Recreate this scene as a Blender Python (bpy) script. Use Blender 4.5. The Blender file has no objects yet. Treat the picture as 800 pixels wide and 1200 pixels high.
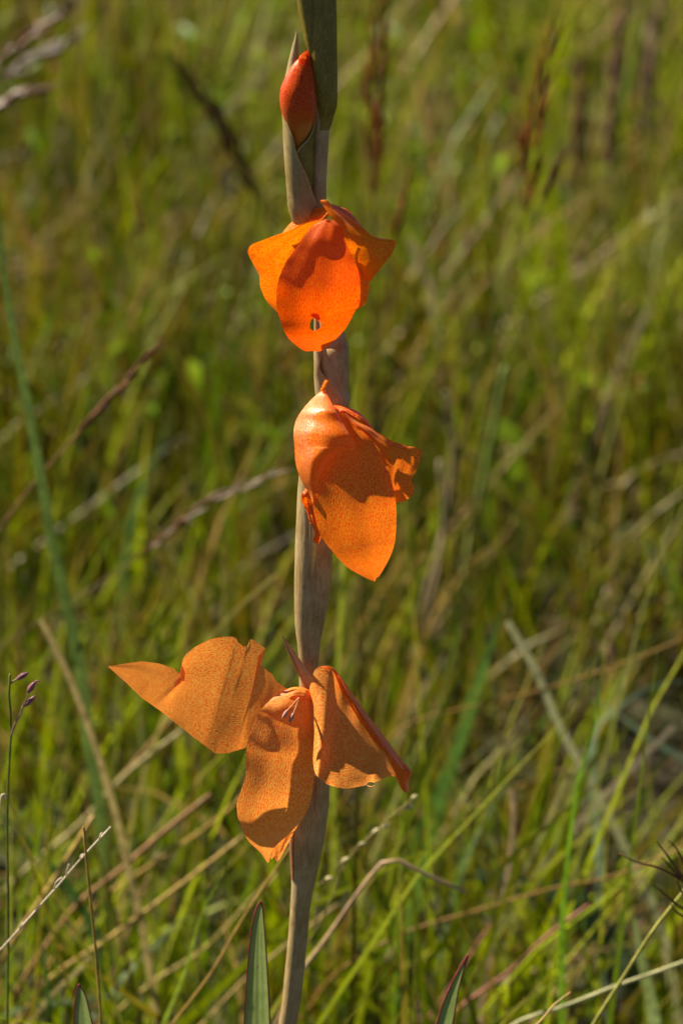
import bpy, math, random
import numpy as np
from mathutils import Vector, Matrix

# ------------------------------------------------------------------ camera, sky, sun
scene = bpy.context.scene
col = scene.collection
rad = math.radians
PITCH = rad(25.0)
DIST = 0.75                      # camera to flower spike, metres
TARGET = Vector((0, 0, 0.42))    # centre of the frame on the spike
VIEW = Vector((0, math.cos(PITCH), -math.sin(PITCH)))
UPV = Vector((0, math.sin(PITCH), math.cos(PITCH)))
CAM = TARGET - VIEW * DIST
FRAME_H = 0.27                   # height of the frame at the spike
PX = FRAME_H / 1200.0            # one photo pixel at the spike, metres

cam = bpy.data.cameras.new('camera')
cam.sensor_fit = 'VERTICAL'
cam.sensor_height = 36.0
cam.lens = 36.0 * DIST / FRAME_H
cam.clip_start = 0.05
cam.clip_end = 2000
cam.dof.use_dof = True
cam.dof.focus_distance = DIST - 0.009
cam.dof.aperture_fstop = 14.0
cam.dof.aperture_blades = 9
cam_o = bpy.data.objects.new('camera', cam)
col.objects.link(cam_o)
cam_o.location = CAM
cam_o.rotation_euler = (math.pi / 2 - PITCH, 0, 0)
scene.camera = cam_o

SUN_EL, SUN_BACK = rad(43), rad(31)
SUN = Vector((-math.cos(SUN_EL) * math.cos(SUN_BACK), math.cos(SUN_EL) * math.sin(SUN_BACK), math.sin(SUN_EL)))
world = bpy.data.worlds.new('World')
scene.world = world
world.use_nodes = True
wn = world.node_tree
sky = wn.nodes.new('ShaderNodeTexSky')
sky.sky_type = 'NISHITA'
sky.sun_disc = False
sky.altitude = 1600
sky.air_density = 0.5
sky.dust_density = 0.4
sky.ozone_density = 0.6
sky.sun_elevation = SUN_EL
sky.sun_rotation = math.atan2(SUN.x, SUN.y)
wn.links.new(sky.outputs[0], wn.nodes['Background'].inputs[0])
wn.nodes['Background'].inputs[1].default_value = 0.05
sun = bpy.data.lights.new('sun', 'SUN')
sun.energy = 5.0
sun.angle = rad(0.53)
sun.color = (1.0, 0.91, 0.74)
sun_o = bpy.data.objects.new('sun', sun)
col.objects.link(sun_o)
sun_o.rotation_euler = (-SUN).to_track_quat('-Z', 'Y').to_euler()
sun_o.location = SUN * 30
scene.view_settings.view_transform = 'Standard'
scene.view_settings.look = 'None'
scene.view_settings.exposure = 1.22
scene.view_settings.gamma = 1.0
scene.render.engine = 'CYCLES'
scene.cycles.max_bounces = 12
scene.cycles.diffuse_bounces = 9
scene.cycles.transmission_bounces = 8
scene.cycles.transparent_max_bounces = 8
scene.cycles.sample_clamp_indirect = 12
scene.cycles.use_denoising = True

rng = np.random.default_rng(7)
random.seed(7)


# ------------------------------------------------------------------ helpers
def P(px, py, Y):
    """point of the plane y = Y seen at photo pixel (px, py) of 800 x 1200"""
    d = VIEW * DIST + Vector((1, 0, 0)) * ((px - 400) * PX) + UPV * ((600 - py) * PX)
    t = (Y - CAM.y) / d.y
    return CAM + d * t


def spike_y(py, d=0.0):
    """depth of the leaning flower spike; d = photo pixels towards the viewer"""
    return 0.14 * (600 - py) * PX - d * PX


def S(px, py, d=0.0):
    return P(px, py, spike_y(py, d))


def tag(o, label=None, cat=None, group=None, kind=None):
    for k, v in (('label', label), ('category', cat), ('group', group), ('kind', kind)):
        if v:
            o[k] = v
    return o


def empty(name, loc, label, cat, group=None):
    o = bpy.data.objects.new(name, None)
    o.location = loc
    o.empty_display_size = 0.02
    col.objects.link(o)
    return tag(o, label, cat, group)


def mesh_obj(name, verts, faces, mat, parent=None, uvs=None, cols=None, smooth=True):
    """link ONE mesh object; verts are world positions"""
    me = bpy.data.meshes.new(name)
    V = np.asarray([tuple(v) for v in verts], dtype=np.float32) if not isinstance(verts, np.ndarray) else verts
    off = np.zeros(3)
    o = bpy.data.objects.new(name, me)
    if parent is not None:
        p, loc = parent, np.zeros(3)
        while p is not None:
            loc = loc + np.array(p.location)
            p = p.parent
        off = loc
    else:
        b = V[V[:, 2].argmin()]
        off = np.array([b[0], b[1], 0.0])
        o.location = off
    V = V - off
    me.from_pydata(V.tolist(), [], faces)
    if uvs is not None:
        ul = me.uv_layers.new(name='UVMap')
        vi = np.empty(len(me.loops), dtype=np.int32)
        me.loops.foreach_get('vertex_index', vi)
        ul.data.foreach_set('uv', np.asarray(uvs, dtype=np.float32)[vi].ravel())
    if cols is not None:
        ca = me.color_attributes.new('Col', 'FLOAT_COLOR', 'POINT')
        c = np.ones((len(V), 4), dtype=np.float32)
        c[:, :3] = cols
        ca.data.foreach_set('color', c.ravel())
    if smooth:
        me.polygons.foreach_set('use_smooth', [True] * len(me.polygons))
    me.materials.append(mat)
    me.update()
    col.objects.link(o)
    if parent is not None:
        o.parent = parent
    return o


def fast_mesh(name, V, Q, mat, cols):
    """big stuff meshes from numpy: quads Q (n,4)"""
    me = bpy.data.meshes.new(name)
    me.vertices.add(len(V))
    me.vertices.foreach_set('co', V.astype(np.float32).ravel())
    me.loops.add(Q.size)
    me.loops.foreach_set('vertex_index', Q.astype(np.int32).ravel())
    me.polygons.add(len(Q))
    me.polygons.foreach_set('loop_start', np.arange(0, Q.size, 4, dtype=np.int32))
    me.polygons.foreach_set('loop_total', np.full(len(Q), 4, dtype=np.int32))
    me.polygons.foreach_set('use_smooth', np.ones(len(Q), dtype=bool))
    ca = me.color_attributes.new('Col', 'FLOAT_COLOR', 'POINT')
    c = np.ones((len(V), 4), dtype=np.float32)
    c[:, :3] = cols
    ca.data.foreach_set('color', c.ravel())
    me.update(calc_edges=True)
    me.materials.append(mat)
    o = bpy.data.objects.new(name, me)
    col.objects.link(o)
    return o


def catmull(pts, n, linear=False):
    """resample a polyline to n points, evenly by length; smooth or straight"""
    A = np.asarray(pts, dtype=float)
    if len(A) == 1:
        return np.repeat(A, n, 0)
    if not linear and len(A) > 2:
        ext = np.vstack([2 * A[0] - A[1], A, 2 * A[-1] - A[-2]])
        out = []
        for i in range(len(A) - 1):
            p0, p1, p2, p3 = ext[i:i + 4]
            for t in np.linspace(0, 1, 14, endpoint=False):
                out.append(0.5 * (2 * p1 + (p2 - p0) * t + (2 * p0 - 5 * p1 + 4 * p2 - p3) * t * t + (3 * p1 - p0 - 3 * p2 + p3) * t ** 3))
        out.append(A[-1])
        A = np.array(out)
    k = min(2, A.shape[1])
    seg = np.sqrt(((A[1:, :] - A[:-1, :]) ** 2).sum(1))
    s = np.concatenate([[0], np.cumsum(seg)])
    if s[-1] == 0:
        return np.repeat(A[:1], n, 0)
    q = np.linspace(0, s[-1], n)
    return np.stack([np.interp(q, s, A[:, j]) for j in range(A.shape[1])], 1)


def keys(vals, n):
    v = np.asarray(vals, dtype=float)
    if len(v) == 1:
        return np.full(n, v[0])
    x = np.linspace(0, 1, n) * (len(v) - 1)
    i = np.clip(x.astype(int), 0, len(v) - 2)
    f = x - i
    f = f * f * (3 - 2 * f)
    return v[i] * (1 - f) + v[i + 1] * f


# ------------------------------------------------------------------ materials
def new_mat(name):
    m = bpy.data.materials.new(name)
    m.use_nodes = True
    nt = m.node_tree
    nt.nodes.clear()
    return m, nt


def N(nt, kind, **kw):
    n = nt.nodes.new('ShaderNode' + kind)
    ins = kw.pop('ins', {})
    for k, v in kw.items():
        setattr(n, k, v)
    for k, v in ins.items():
        if hasattr(v, 'node'):
            nt.links.new(v, n.inputs[k])
        else:
            n.inputs[k].default_value = v
    return n


def ramp(nt, fac, stops):
    r = N(nt, 'ValToRGB', ins={0: fac})
    e = r.color_ramp.elements
    while len(e) < len(stops):
        e.new(0.5)
    for i, (p, c) in enumerate(stops):
        e[i].position = p
        e[i].color = (c[0], c[1], c[2], 1) if not isinstance(c, (int, float)) else (c, c, c, 1)
    return r


def mixc(nt, a, b, fac, blend='MIX'):
    m = N(nt, 'Mix', data_type='RGBA', blend_type=blend)
    for k, v in ((0, fac), (6, a), (7, b)):
        if hasattr(v, 'node'):
            nt.links.new(v, m.inputs[k])
        else:
            m.inputs[k].default_value = v if k == 0 else (v[0], v[1], v[2], 1)
    return m.outputs[2]


def math_n(nt, op, a, b=0.0, clamp=False):
    m = N(nt, 'Math', operation=op, use_clamp=clamp, ins={0: a, 1: b})
    return m.outputs[0]


def tepal_mat(name, deep, main, net, gloss=0.10, trans=0.5, blotch=0.5, grad=None):
    """petal skin: UV in millimetres, V along the veins; a fine paler net over the deep colour"""
    m, nt = new_mat(name)
    uv = N(nt, 'UVMap', uv_map='UVMap').outputs[0]
    geo = N(nt, 'NewGeometry').outputs['Position']
    wob = N(nt, 'TexNoise', ins={'Vector': uv, 'Scale': 0.35, 'Detail': 3.0})
    off = N(nt, 'VectorMath', operation='MULTIPLY_ADD', ins={0: wob.outputs['Color'], 1: (1.6, 1.6, 0), 2: uv})
    st = N(nt, 'Mapping', ins={'Vector': off.outputs[0], 'Scale': (1.0, 0.36, 1.0)})
    vor = N(nt, 'TexVoronoi', feature='DISTANCE_TO_EDGE', ins={'Vector': st.outputs[0], 'Scale': 2.7})
    cell = N(nt, 'TexVoronoi', feature='F1', ins={'Vector': st.outputs[0], 'Scale': 5.2})
    lines = N(nt, 'TexWave', wave_type='BANDS', bands_direction='X', wave_profile='SIN',
              ins={'Vector': off.outputs[0], 'Scale': 0.6, 'Distortion': 3.2, 'Detail': 2.0, 'Detail Scale': 1.2})
    netf = ramp(nt, vor.outputs['Distance'], [(0.03, 1.0), (0.2, 0.0)]).outputs[0]
    big = N(nt, 'TexNoise', ins={'Vector': uv, 'Scale': 0.09, 'Detail': 4.0, 'Roughness': 0.6})
    bigf = ramp(nt, big.outputs[0], [(0.34, 0.0), (0.68, 1.0)]).outputs[0]
    c = mixc(nt, deep, main, math_n(nt, 'ADD', math_n(nt, 'MULTIPLY', bigf, blotch), 1.0 - blotch, True))
    linef = ramp(nt, lines.outputs['Fac'], [(0.15, 0.0), (0.85, 1.0)]).outputs[0]
    c = mixc(nt, c, deep, math_n(nt, 'MULTIPLY', linef, 0.36))
    c = mixc(nt, c, net, math_n(nt, 'MULTIPLY', netf, 0.72))
    specks = ramp(nt, cell.outputs['Distance'], [(0.05, 1.0), (0.22, 0.0)]).outputs[0]
    c = mixc(nt, c, net, math_n(nt, 'MULTIPLY', specks, 0.30))
    grain = N(nt, 'TexNoise', ins={'Vector': uv, 'Scale': 3.2, 'Detail': 2.0, 'Roughness': 0.6}).outputs[0]
    c = mixc(nt, c, net, math_n(nt, 'MULTIPLY', ramp(nt, grain, [(0.48, 0.0), (0.66, 1.0)]).outputs[0], 0.5))
    c = mixc(nt, c, deep, math_n(nt, 'MULTIPLY', ramp(nt, grain, [(0.30, 1.0), (0.45, 0.0)]).outputs[0], 0.4))
    if grad:
        sv = N(nt, 'SeparateXYZ', ins={0: uv}).outputs[1]
        gfac = N(nt, 'MapRange', interpolation_type='SMOOTHSTEP', ins={'Value': sv, 'From Min': grad[0], 'From Max': grad[1]})
        c = mixc(nt, c, grad[2], gfac.outputs[0])
    hgt = math_n(nt, 'ADD', math_n(nt, 'MULTIPLY', cell.outputs['Distance'], 0.6), math_n(nt, 'MULTIPLY', linef, 0.28))
    bump = N(nt, 'Bump', ins={'Strength': 0.3, 'Distance': 0.0003, 'Height': hgt})
    dif = N(nt, 'BsdfDiffuse', ins={'Color': c, 'Normal': bump.outputs[0]})
    tr = N(nt, 'BsdfTranslucent', ins={'Color': mixc(nt, c, main, 0.25), 'Normal': bump.outputs[0]})
    mx = N(nt, 'MixShader', ins={0: trans, 1: dif.outputs[0], 2: tr.outputs[0]})
    gl = N(nt, 'BsdfGlossy', ins={'Color': (1, 0.9, 0.8, 1), 'Roughness': 0.45, 'Normal': bump.outputs[0]})
    lw = N(nt, 'LayerWeight', ins={'Blend': 0.25})
    gf = math_n(nt, 'MULTIPLY_ADD', lw.outputs['Fresnel'], gloss)
    nt.nodes[-1].inputs[2].default_value = 0.012
    mx2 = N(nt, 'MixShader', ins={0: gf, 1: mx.outputs[0], 2: gl.outputs[0]})
    out = N(nt, 'OutputMaterial', ins={0: mx2.outputs[0]})
    return m


def stem_mat(name, a, b, edge=None, trans=0.0):
    """waxy stem or bract: fine lengthwise streaks, mottling; UV u across (0..1), v along (mm)"""
    m, nt = new_mat(name)
    uv = N(nt, 'UVMap', uv_map='UVMap').outputs[0]
    mp = N(nt, 'Mapping', ins={'Vector': uv, 'Scale': (46, 0.22, 1)})
    n1 = N(nt, 'TexNoise', ins={'Vector': mp.outputs[0], 'Scale': 1.0, 'Detail': 4.0})
    geo = N(nt, 'TexCoord').outputs['Object']
    n2 = N(nt, 'TexNoise', ins={'Vector': geo, 'Scale': 160.0, 'Detail': 5.0, 'Roughness': 0.65})
    n3 = N(nt, 'TexNoise', ins={'Vector': geo, 'Scale': 2600.0, 'Detail': 2.0})
    f = math_n(nt, 'ADD', math_n(nt, 'MULTIPLY', n1.outputs[0], 0.5), math_n(nt, 'MULTIPLY', n2.outputs[0], 0.5))
    c = mixc(nt, a, b, ramp(nt, f, [(0.40, 0.0), (0.58, 1.0)]).outputs[0])
    c = mixc(nt, c, (0.6, 0.48, 0.3), math_n(nt, 'MULTIPLY', ramp(nt, n3.outputs[0], [(0.55, 0.0), (0.75, 1.0)]).outputs[0], 0.35))
    spots = ramp(nt, N(nt, 'TexNoise', ins={'Vector': geo, 'Scale': 420.0, 'Detail': 3.0}).outputs[0], [(0.66, 0.0), (0.74, 1.0)]).outputs[0]
    c = mixc(nt, c, (0.16, 0.09, 0.05), math_n(nt, 'MULTIPLY', spots, 0.55))
    if edge:
        sx = N(nt, 'SeparateXYZ', ins={0: uv}).outputs[0]
        d = math_n(nt, 'ABSOLUTE', math_n(nt, 'SUBTRACT', sx, 0.5))
        c = mixc(nt, c, edge, ramp(nt, d, [(0.465, 0.0), (0.492, 1.0)]).outputs[0])
    hg = math_n(nt, 'ADD', n1.outputs[0], math_n(nt, 'MULTIPLY', n3.outputs[0], 0.4))
    bump = N(nt, 'Bump', ins={'Strength': 0.35, 'Distance': 0.0003, 'Height': hg})
    pr = N(nt, 'BsdfPrincipled', ins={'Base Color': c, 'Roughness': 0.42, 'Normal': bump.outputs[0]})
    pr.inputs['Specular IOR Level'].default_value = 0.28
    last = pr.outputs[0]
    if trans:
        t = N(nt, 'BsdfTranslucent', ins={'Color': c})
        last = N(nt, 'MixShader', ins={0: trans, 1: last, 2: t.outputs[0]}).outputs[0]
    N(nt, 'OutputMaterial', ins={0: last})
    return m


def veg_mat(name, trans=0.35, rough=0.42, use_col=True, color=(0.1, 0.2, 0.02), var=0.25, spec=0.16):
    """grass and straw; colour from the 'Col' attribute or one base colour, with streaks along the blade"""
    m, nt = new_mat(name)
    if use_col:
        base = N(nt, 'VertexColor', layer_name='Col').outputs[0]
    else:
        rgb = N(nt, 'RGB')
        rgb.outputs[0].default_value = (*color, 1)
        base = rgb.outputs[0]
    pos = N(nt, 'NewGeometry').outputs['Position']
    no = N(nt, 'TexNoise', ins={'Vector': pos, 'Scale': 260.0, 'Detail': 4.0})
    fac = ramp(nt, no.outputs[0], [(0.3, 1.0 - var), (0.7, 1.0 + var)]).outputs[0]
    c = N(nt, 'VectorMath', operation='MULTIPLY', ins={0: base, 1: fac}).outputs[0]
    pr = N(nt, 'BsdfPrincipled', ins={'Base Color': c, 'Roughness': rough})
    pr.inputs['Specular IOR Level'].default_value = spec
    t = N(nt, 'BsdfTranslucent', ins={'Color': c})
    mx = N(nt, 'MixShader', ins={0: trans, 1: pr.outputs[0], 2: t.outputs[0]})
    N(nt, 'OutputMaterial', ins={0: mx.outputs[0]})
    return m


M_GRASS = veg_mat('grass_blades')
M_TOP = tepal_mat('tepal_vivid', (0.82, 0.018, 0.000), (0.97, 0.075, 0.000), (1.0, 0.23, 0.002), trans=0.5)
M_SIDE = tepal_mat('tepal_vivid_side', (0.84, 0.035, 0.000), (0.97, 0.14, 0.000), (1.0, 0.40, 0.006), trans=0.5)
M_MID = tepal_mat('tepal_orange', (0.80, 0.032, 0.002), (0.95, 0.115, 0.004), (1.0, 0.38, 0.020), trans=0.42)
M_LOW = tepal_mat('tepal_faded', (0.82, 0.065, 0.006), (0.96, 0.20, 0.014), (1.0, 0.56, 0.10), gloss=0.16, trans=0.45)
M_BUD = tepal_mat('bud_red', (0.42, 0.008, 0.001), (0.68, 0.032, 0.002), (0.90, 0.15, 0.01), gloss=0.05, trans=0.3, grad=(25, 36, (0.50, 0.17, 0.02)))
M_BUDLOW = tepal_mat('bud_base', (0.46, 0.12, 0.012), (0.52, 0.18, 0.02), (0.6, 0.25, 0.04), trans=0.2)
M_DRY = tepal_mat('tepal_shrivelled', (0.62, 0.015, 0.001), (0.9, 0.09, 0.001), (1.0, 0.28, 0.005), trans=0.4)
M_STEM = stem_mat('stem_skin', (0.27, 0.175, 0.065), (0.41, 0.29, 0.14))
M_STEMUP = stem_mat('stem_skin_green', (0.20, 0.17, 0.06), (0.30, 0.24, 0.10))
M_BRACT = stem_mat('bract_skin', (0.26, 0.18, 0.055), (0.40, 0.30, 0.13), edge=(0.55, 0.28, 0.08), trans=0.10)
M_BRACTG = stem_mat('bract_green', (0.15, 0.105, 0.006), (0.23, 0.17, 0.018), edge=(0.62, 0.45, 0.22), trans=0.12)
M_BRACTR = stem_mat('bract_red', (0.32, 0.11, 0.05), (0.40, 0.18, 0.07), edge=(0.55, 0.12, 0.10), trans=0.15)
M_ANTHER = veg_mat('anther_lilac', use_col=False, color=(0.55, 0.28, 0.21), trans=0.2, spec=0.02)
M_FIL = veg_mat('filament', use_col=False, color=(0.75, 0.32, 0.12), trans=0.3)
M_SWORD = stem_mat('sword_leaf_skin', (0.18, 0.25, 0.055), (0.27, 0.34, 0.10), trans=0.42)
M_MARGIN = veg_mat('leaf_margin', use_col=False, color=(0.34, 0.05, 0.055), trans=0.1)
M_SEED = veg_mat('spikelet_purple', use_col=False, color=(0.26, 0.10, 0.13), trans=0.1, rough=0.35, var=0.6)
M_TWIG = veg_mat('dry_twig', use_col=False, color=(0.72, 0.58, 0.42), trans=0.05, var=0.35)
m, nt = new_mat('water')
gl = N(nt, 'BsdfGlass', ins={'Roughness': 0.0, 'IOR': 1.33})
N(nt, 'OutputMaterial', ins={0: gl.outputs[0]})
M_WATER = m

# ground: dark damp soil with thatch, greener with distance
m, nt = new_mat('meadow_soil')
tc = N(nt, 'NewGeometry').outputs['Position']
n1 = N(nt, 'TexNoise', ins={'Vector': tc, 'Scale': 5.0, 'Detail': 8.0, 'Roughness': 0.7})
n2 = N(nt, 'TexNoise', ins={'Vector': tc, 'Scale': 90.0, 'Detail': 6.0, 'Roughness': 0.7})
c = mixc(nt, (0.035, 0.024, 0.012), (0.06, 0.07, 0.012), ramp(nt, n1.outputs[0], [(0.4, 0.0), (0.62, 1.0)]).outputs[0])
c = mixc(nt, c, (0.12, 0.09, 0.04), ramp(nt, n2.outputs[0], [(0.56, 0.0), (0.7, 0.7)]).outputs[0])
bp = N(nt, 'Bump', ins={'Strength': 0.8, 'Distance': 0.01, 'Height': n2.outputs[0]})
pr = N(nt, 'BsdfPrincipled', ins={'Base Color': c, 'Roughness': 0.95, 'Normal': bp.outputs[0]})
N(nt, 'OutputMaterial', ins={0: pr.outputs[0]})
M_SOIL = m

# ------------------------------------------------------------------ ground
g = 24
gx = np.concatenate([[-600, -60, -20], np.linspace(-8, 8, g), [20, 60, 600]])
gy = np.concatenate([[-600, -40, -8], np.linspace(-3, 13, g), [25, 80, 600]])
V = [(x, y, 0.012 * math.sin(x * 2.1 + 1) * math.sin(y * 1.7) - 0.012) for y in gy for x in gx]
nx = len(gx)
F = [(j * nx + i, j * nx + i + 1, (j + 1) * nx + i + 1, (j + 1) * nx + i) for j in range(len(gy) - 1) for i in range(nx - 1)]
o = mesh_obj('ground', V, F, M_SOIL)
tag(o, 'dark meadow soil and thatch under the grass', 'ground', kind='structure')


# ------------------------------------------------------------------ meadow (stuff)
def patch(x, y, s, seed):
    """smooth patchy field about 0..1"""
    r = np.random.default_rng(seed)
    v = np.zeros_like(x)
    for k in range(7):
        a, ph = r.uniform(0, math.tau), r.uniform(0, math.tau)
        f = s * r.uniform(0.6, 1.7)
        v += np.sin((x * math.cos(a) + y * math.sin(a)) * f + ph)
    return 1 / (1 + np.exp(-v * 0.9))


def wedge(n, y0, y1, spread=0.26, pad=0.25, power=1.0):
    """points spread evenly over the part of the meadow that lies behind the flower, wider with distance"""
    out_x, out_y = [], []
    need = n
    while need > 0:
        y = y0 + (y1 - y0) * rng.random(need * 3) ** power
        wmax = spread * (y1 + 0.75) + pad
        x = rng.uniform(-wmax, wmax, need * 3)
        ok = np.abs(x) < spread * (y + 0.75) + pad
        out_x.append(x[ok][:need]); out_y.append(y[ok][:need])
        need -= min(need, ok.sum())
    return np.concatenate(out_x)[:n], np.concatenate(out_y)[:n]


def blades(name, x, y, h, w, tilt, bend, cols, label, rows=5, az=None, fold=0.0, mat=None, tipcol=None):
    n = len(x)
    if az is None:
        az = rng.uniform(0, math.tau, n)
    s = np.linspace(0, 1, rows)
    th = tilt[:, None] + bend[:, None] * s[None, :] ** 1.3
    ds = 1.0 / (rows - 1)
    r = np.concatenate([np.zeros((n, 1)), np.cumsum(np.sin(th[:, 1:]) * ds, 1)], 1) * h[:, None]
    z = np.concatenate([np.zeros((n, 1)), np.cumsum(np.cos(th[:, 1:]) * ds, 1)], 1) * h[:, None]
    z = np.maximum(z, 0.004)
    cx = x[:, None] + r * np.cos(az)[:, None]
    cy = y[:, None] + r * np.sin(az)[:, None]
    tw = az + math.pi / 2 + rng.normal(0, 0.7, n)
    prof = np.clip(1.0 - s ** 2.2, 0.04, 1) * (0.7 + 0.3 * np.minimum(1, s * 4))
    hw = 0.5 * w[:, None] * prof[None, :]
    dx, dy = np.cos(tw)[:, None] * hw, np.sin(tw)[:, None] * hw
    dz = rng.normal(0, 0.35, n)[:, None] * hw
    L = np.stack([cx - dx, cy - dy, z - dz], -1)
    R = np.stack([cx + dx, cy + dy, z + dz], -1)
    V = np.stack([L, R], 2).reshape(-1, 3)
    V[:, 2] = np.maximum(V[:, 2], -0.01)
    b = (np.arange(n) * rows * 2)[:, None]
    k = np.arange(rows - 1)[None, :] * 2
    Q = np.stack([b + k, b + k + 1, b + k + 3, b + k + 2], -1).reshape(-1, 4)
    C = np.repeat(cols[:, None, :], rows, 1)
    if tipcol is not None:
        f = np.clip((s - 0.55) / 0.45, 0, 1)[None, :, None] * rng.random((n, 1, 1)) ** 2
        C = C * (1 - f) + np.asarray(tipcol)[None, None, :] * f
    C = np.repeat(C[:, :, None, :], 2, 2).reshape(-1, 3)
    o = fast_mesh(name, V, Q, mat or M_GRASS, C)
    return tag(o, label, 'grass', kind='stuff')


def palette(n, cols, weights):
    c = np.asarray(cols)
    w = np.asarray(weights, dtype=float)
    if w.ndim == 1:
        i = rng.choice(len(c), n, p=w / w.sum())
    else:
        w = w / w.sum(1, keepdims=True)
        i = (rng.random(n)[:, None] > np.cumsum(w, 1)).sum(1).clip(0, len(c) - 1)
    out = c[i] * rng.uniform(0.72, 1.28, (n, 1))
    return out


GREEN, LIME, OLIVE, SAGE = (0.090, 0.145, 0.002), (0.235, 0.285, 0.001), (0.145, 0.118, 0.003), (0.19, 0.20, 0.05)
STRAW, BROWN, RUST = (0.32, 0.21, 0.06), (0.14, 0.075, 0.012), (0.20, 0.08, 0.006)
TIP = (0.30, 0.19, 0.05)


HOLLOW = (0.16, 0.52)


def green_blades(name, n, y0, y1, hr, wr, label, power=1.0, spread=0.26, pad=0.25):
    x, y = wedge(n, y0, y1, spread, pad, power)
    keep = ((x - HOLLOW[0]) / 0.075) ** 2 + ((y - HOLLOW[1]) / 0.10) ** 2 > rng.uniform(0.3, 1.3, n)   # a trampled dark hollow
    x, y = x[keep], y[keep]
    n = len(x)
    p1, p2 = patch(x, y, 5.0, 3), patch(x, y, 9.0, 11)
    w = np.stack([0.9 + 0 * p1, 0.2 + 1.3 * p1, 0.3 + 1.1 * (1 - p1), 0.05 + 0.16 * p2, 0.05 + 0.12 * (1 - p2)], 1)
    c = palette(n, [GREEN, LIME, OLIVE, SAGE, STRAW], w)
    h = rng.uniform(*hr, n) * (0.65 + 0.6 * p2) * (0.6 + 0.4 * rng.random(n))
    return blades(name, x, y, h, rng.uniform(*wr, n), np.abs(rng.normal(0.0, 0.22, n)), rng.uniform(0.0, 0.9, n), c, label, tipcol=TIP)


def straw_blades(name, n, y0, y1, hr, wr, label, power=1.0, spread=0.26, pad=0.25):
    x, y = wedge(n, y0, y1, spread, pad, power)
    p1 = patch(x, y, 6.0, 21)
    keep = rng.random(n) < 0.35 + 0.8 * p1
    x, y = x[keep], y[keep]
    n = len(x)
    c = palette(n, [STRAW, BROWN, RUST, (0.30, 0.18, 0.09), (0.36, 0.29, 0.13)], [1.0, 0.7, 0.35, 0.4, 0.3])
    az = np.where(rng.random(n) < 0.62, rng.normal(0.25, 0.55, n), rng.uniform(0, math.tau, n))
    return blades(name, x, y, rng.uniform(*hr, n), rng.uniform(*wr, n), np.abs(rng.normal(0.75, 0.4, n)), rng.uniform(-0.2, 0.6, n), c, label, az=az)


green_blades('meadow_grass', 9500, 0.07, 1.0, (0.10, 0.29), (0.002, 0.0046),
             'short green meadow grass right behind the flower spike', pad=0.50, spread=0.35)
green_blades('meadow_grass', 24000, 0.9, 3.4, (0.10, 0.27), (0.003, 0.0075),
             'green meadow grass in the middle of the field', pad=0.70, spread=0.5)
green_blades('meadow_grass', 46000, 3.3, 9.0, (0.10, 0.28), (0.005, 0.011),
             'hazy soft green grass far back in the field', pad=0.8, spread=0.6)
green_blades('meadow_grass', 34000, 9.0, 60.0, (0.15, 0.4), (0.02, 0.05),
             'distant grass running out to the horizon', power=1.5, pad=3.0, spread=1.0)
green_blades('meadow_grass', 1600, -0.5, 0.12, (0.05, 0.13), (0.0016, 0.0034),
             'low green grass around the foot of the flower stem', pad=0.35)
straw_blades('dry_grass', 1050, 0.14, 1.0, (0.08, 0.20), (0.0012, 0.0028),
             'dry tan grass litter tangled behind the flower spike', pad=0.30)
straw_blades('dry_grass', 4800, 0.9, 3.4, (0.10, 0.26), (0.002, 0.005),
             'dry tan grass mixed through the middle of the field', pad=0.40)
straw_blades('dry_grass', 7000, 3.3, 9.0, (0.14, 0.32), (0.002, 0.004),
             'pale brown dry grass far back in the field', pad=0.5)


def leaf_cover(name, n, y0, y1, label, zr, sr, pad=0.35, thr=0.55):
    """small oval leaves of low herbs in patches"""
    x, y = wedge(n, y0, y1, 0.26, pad)
    keep = patch(x, y, 4.2, 33) > thr * rng.uniform(0.7, 1.2, n)
    x, y = x[keep], y[keep]
    n = len(x)
    z = rng.uniform(*zr, n)
    L = rng.uniform(*sr, n)
    W = L * rng.uniform(0.22, 0.42, n)
    az = rng.uniform(0, math.tau, n)
    el = rng.normal(0.35, 0.45, n)
    d = np.stack([np.cos(az) * np.cos(el), np.sin(az) * np.cos(el), np.sin(el)], 1)
    sd = np.stack([-np.sin(az), np.cos(az), rng.normal(0, 0.3, n)], 1)
    nn = np.cross(d, sd)
    b = np.stack([x, y, z], 1)
    prof = [(0.0, 0.02), (0.3, 0.42), (0.65, 0.44), (1.0, 0.03)]
    rows = []
    for t, ww in prof:
        cpt = b + d * (L * t)[:, None] - nn * (L * 0.25 * t * t)[:, None]
        rows.append(np.stack([cpt - sd * (W * ww)[:, None] + nn * (W * ww * 0.3)[:, None], cpt, cpt + sd * (W * ww)[:, None] + nn * (W * ww * 0.3)[:, None]], 1))
    V = np.stack(rows, 1).reshape(-1, 3)
    V[:, 2] = np.maximum(V[:, 2], 0.003)
    base = (np.arange(n) * 12)[:, None, None]
    r = np.arange(3)[None, :, None] * 3
    c2 = np.arange(2)[None, None, :]
    i = base + r + c2
    Q = np.stack([i, i + 1, i + 4, i + 3], -1).reshape(-1, 4)
    C = palette(n, [(0.12, 0.20, 0.003), (0.20, 0.29, 0.004), (0.08, 0.14, 0.004), (0.18, 0.21, 0.06), (0.22, 0.12, 0.02)], [1.0, 0.9, 0.5, 0.3, 0.15])
    C = np.repeat(C, 12, 0)
    o = fast_mesh(name, V, Q, M_GRASS, C)
    return tag(o, label, 'herbs', kind='stuff')


leaf_cover('herb_leaves', 5000, 0.75, 3.2, 'small bright green herb leaves growing through the grass', (0.01, 0.11), (0.014, 0.034))
leaf_cover('herb_leaves', 9000, 3.0, 8.0, 'low leafy herbs in the far grass', (0.01, 0.14), (0.02, 0.05))


# ------------------------------------------------------------------ single stalks and blades
MATS = {}


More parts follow.
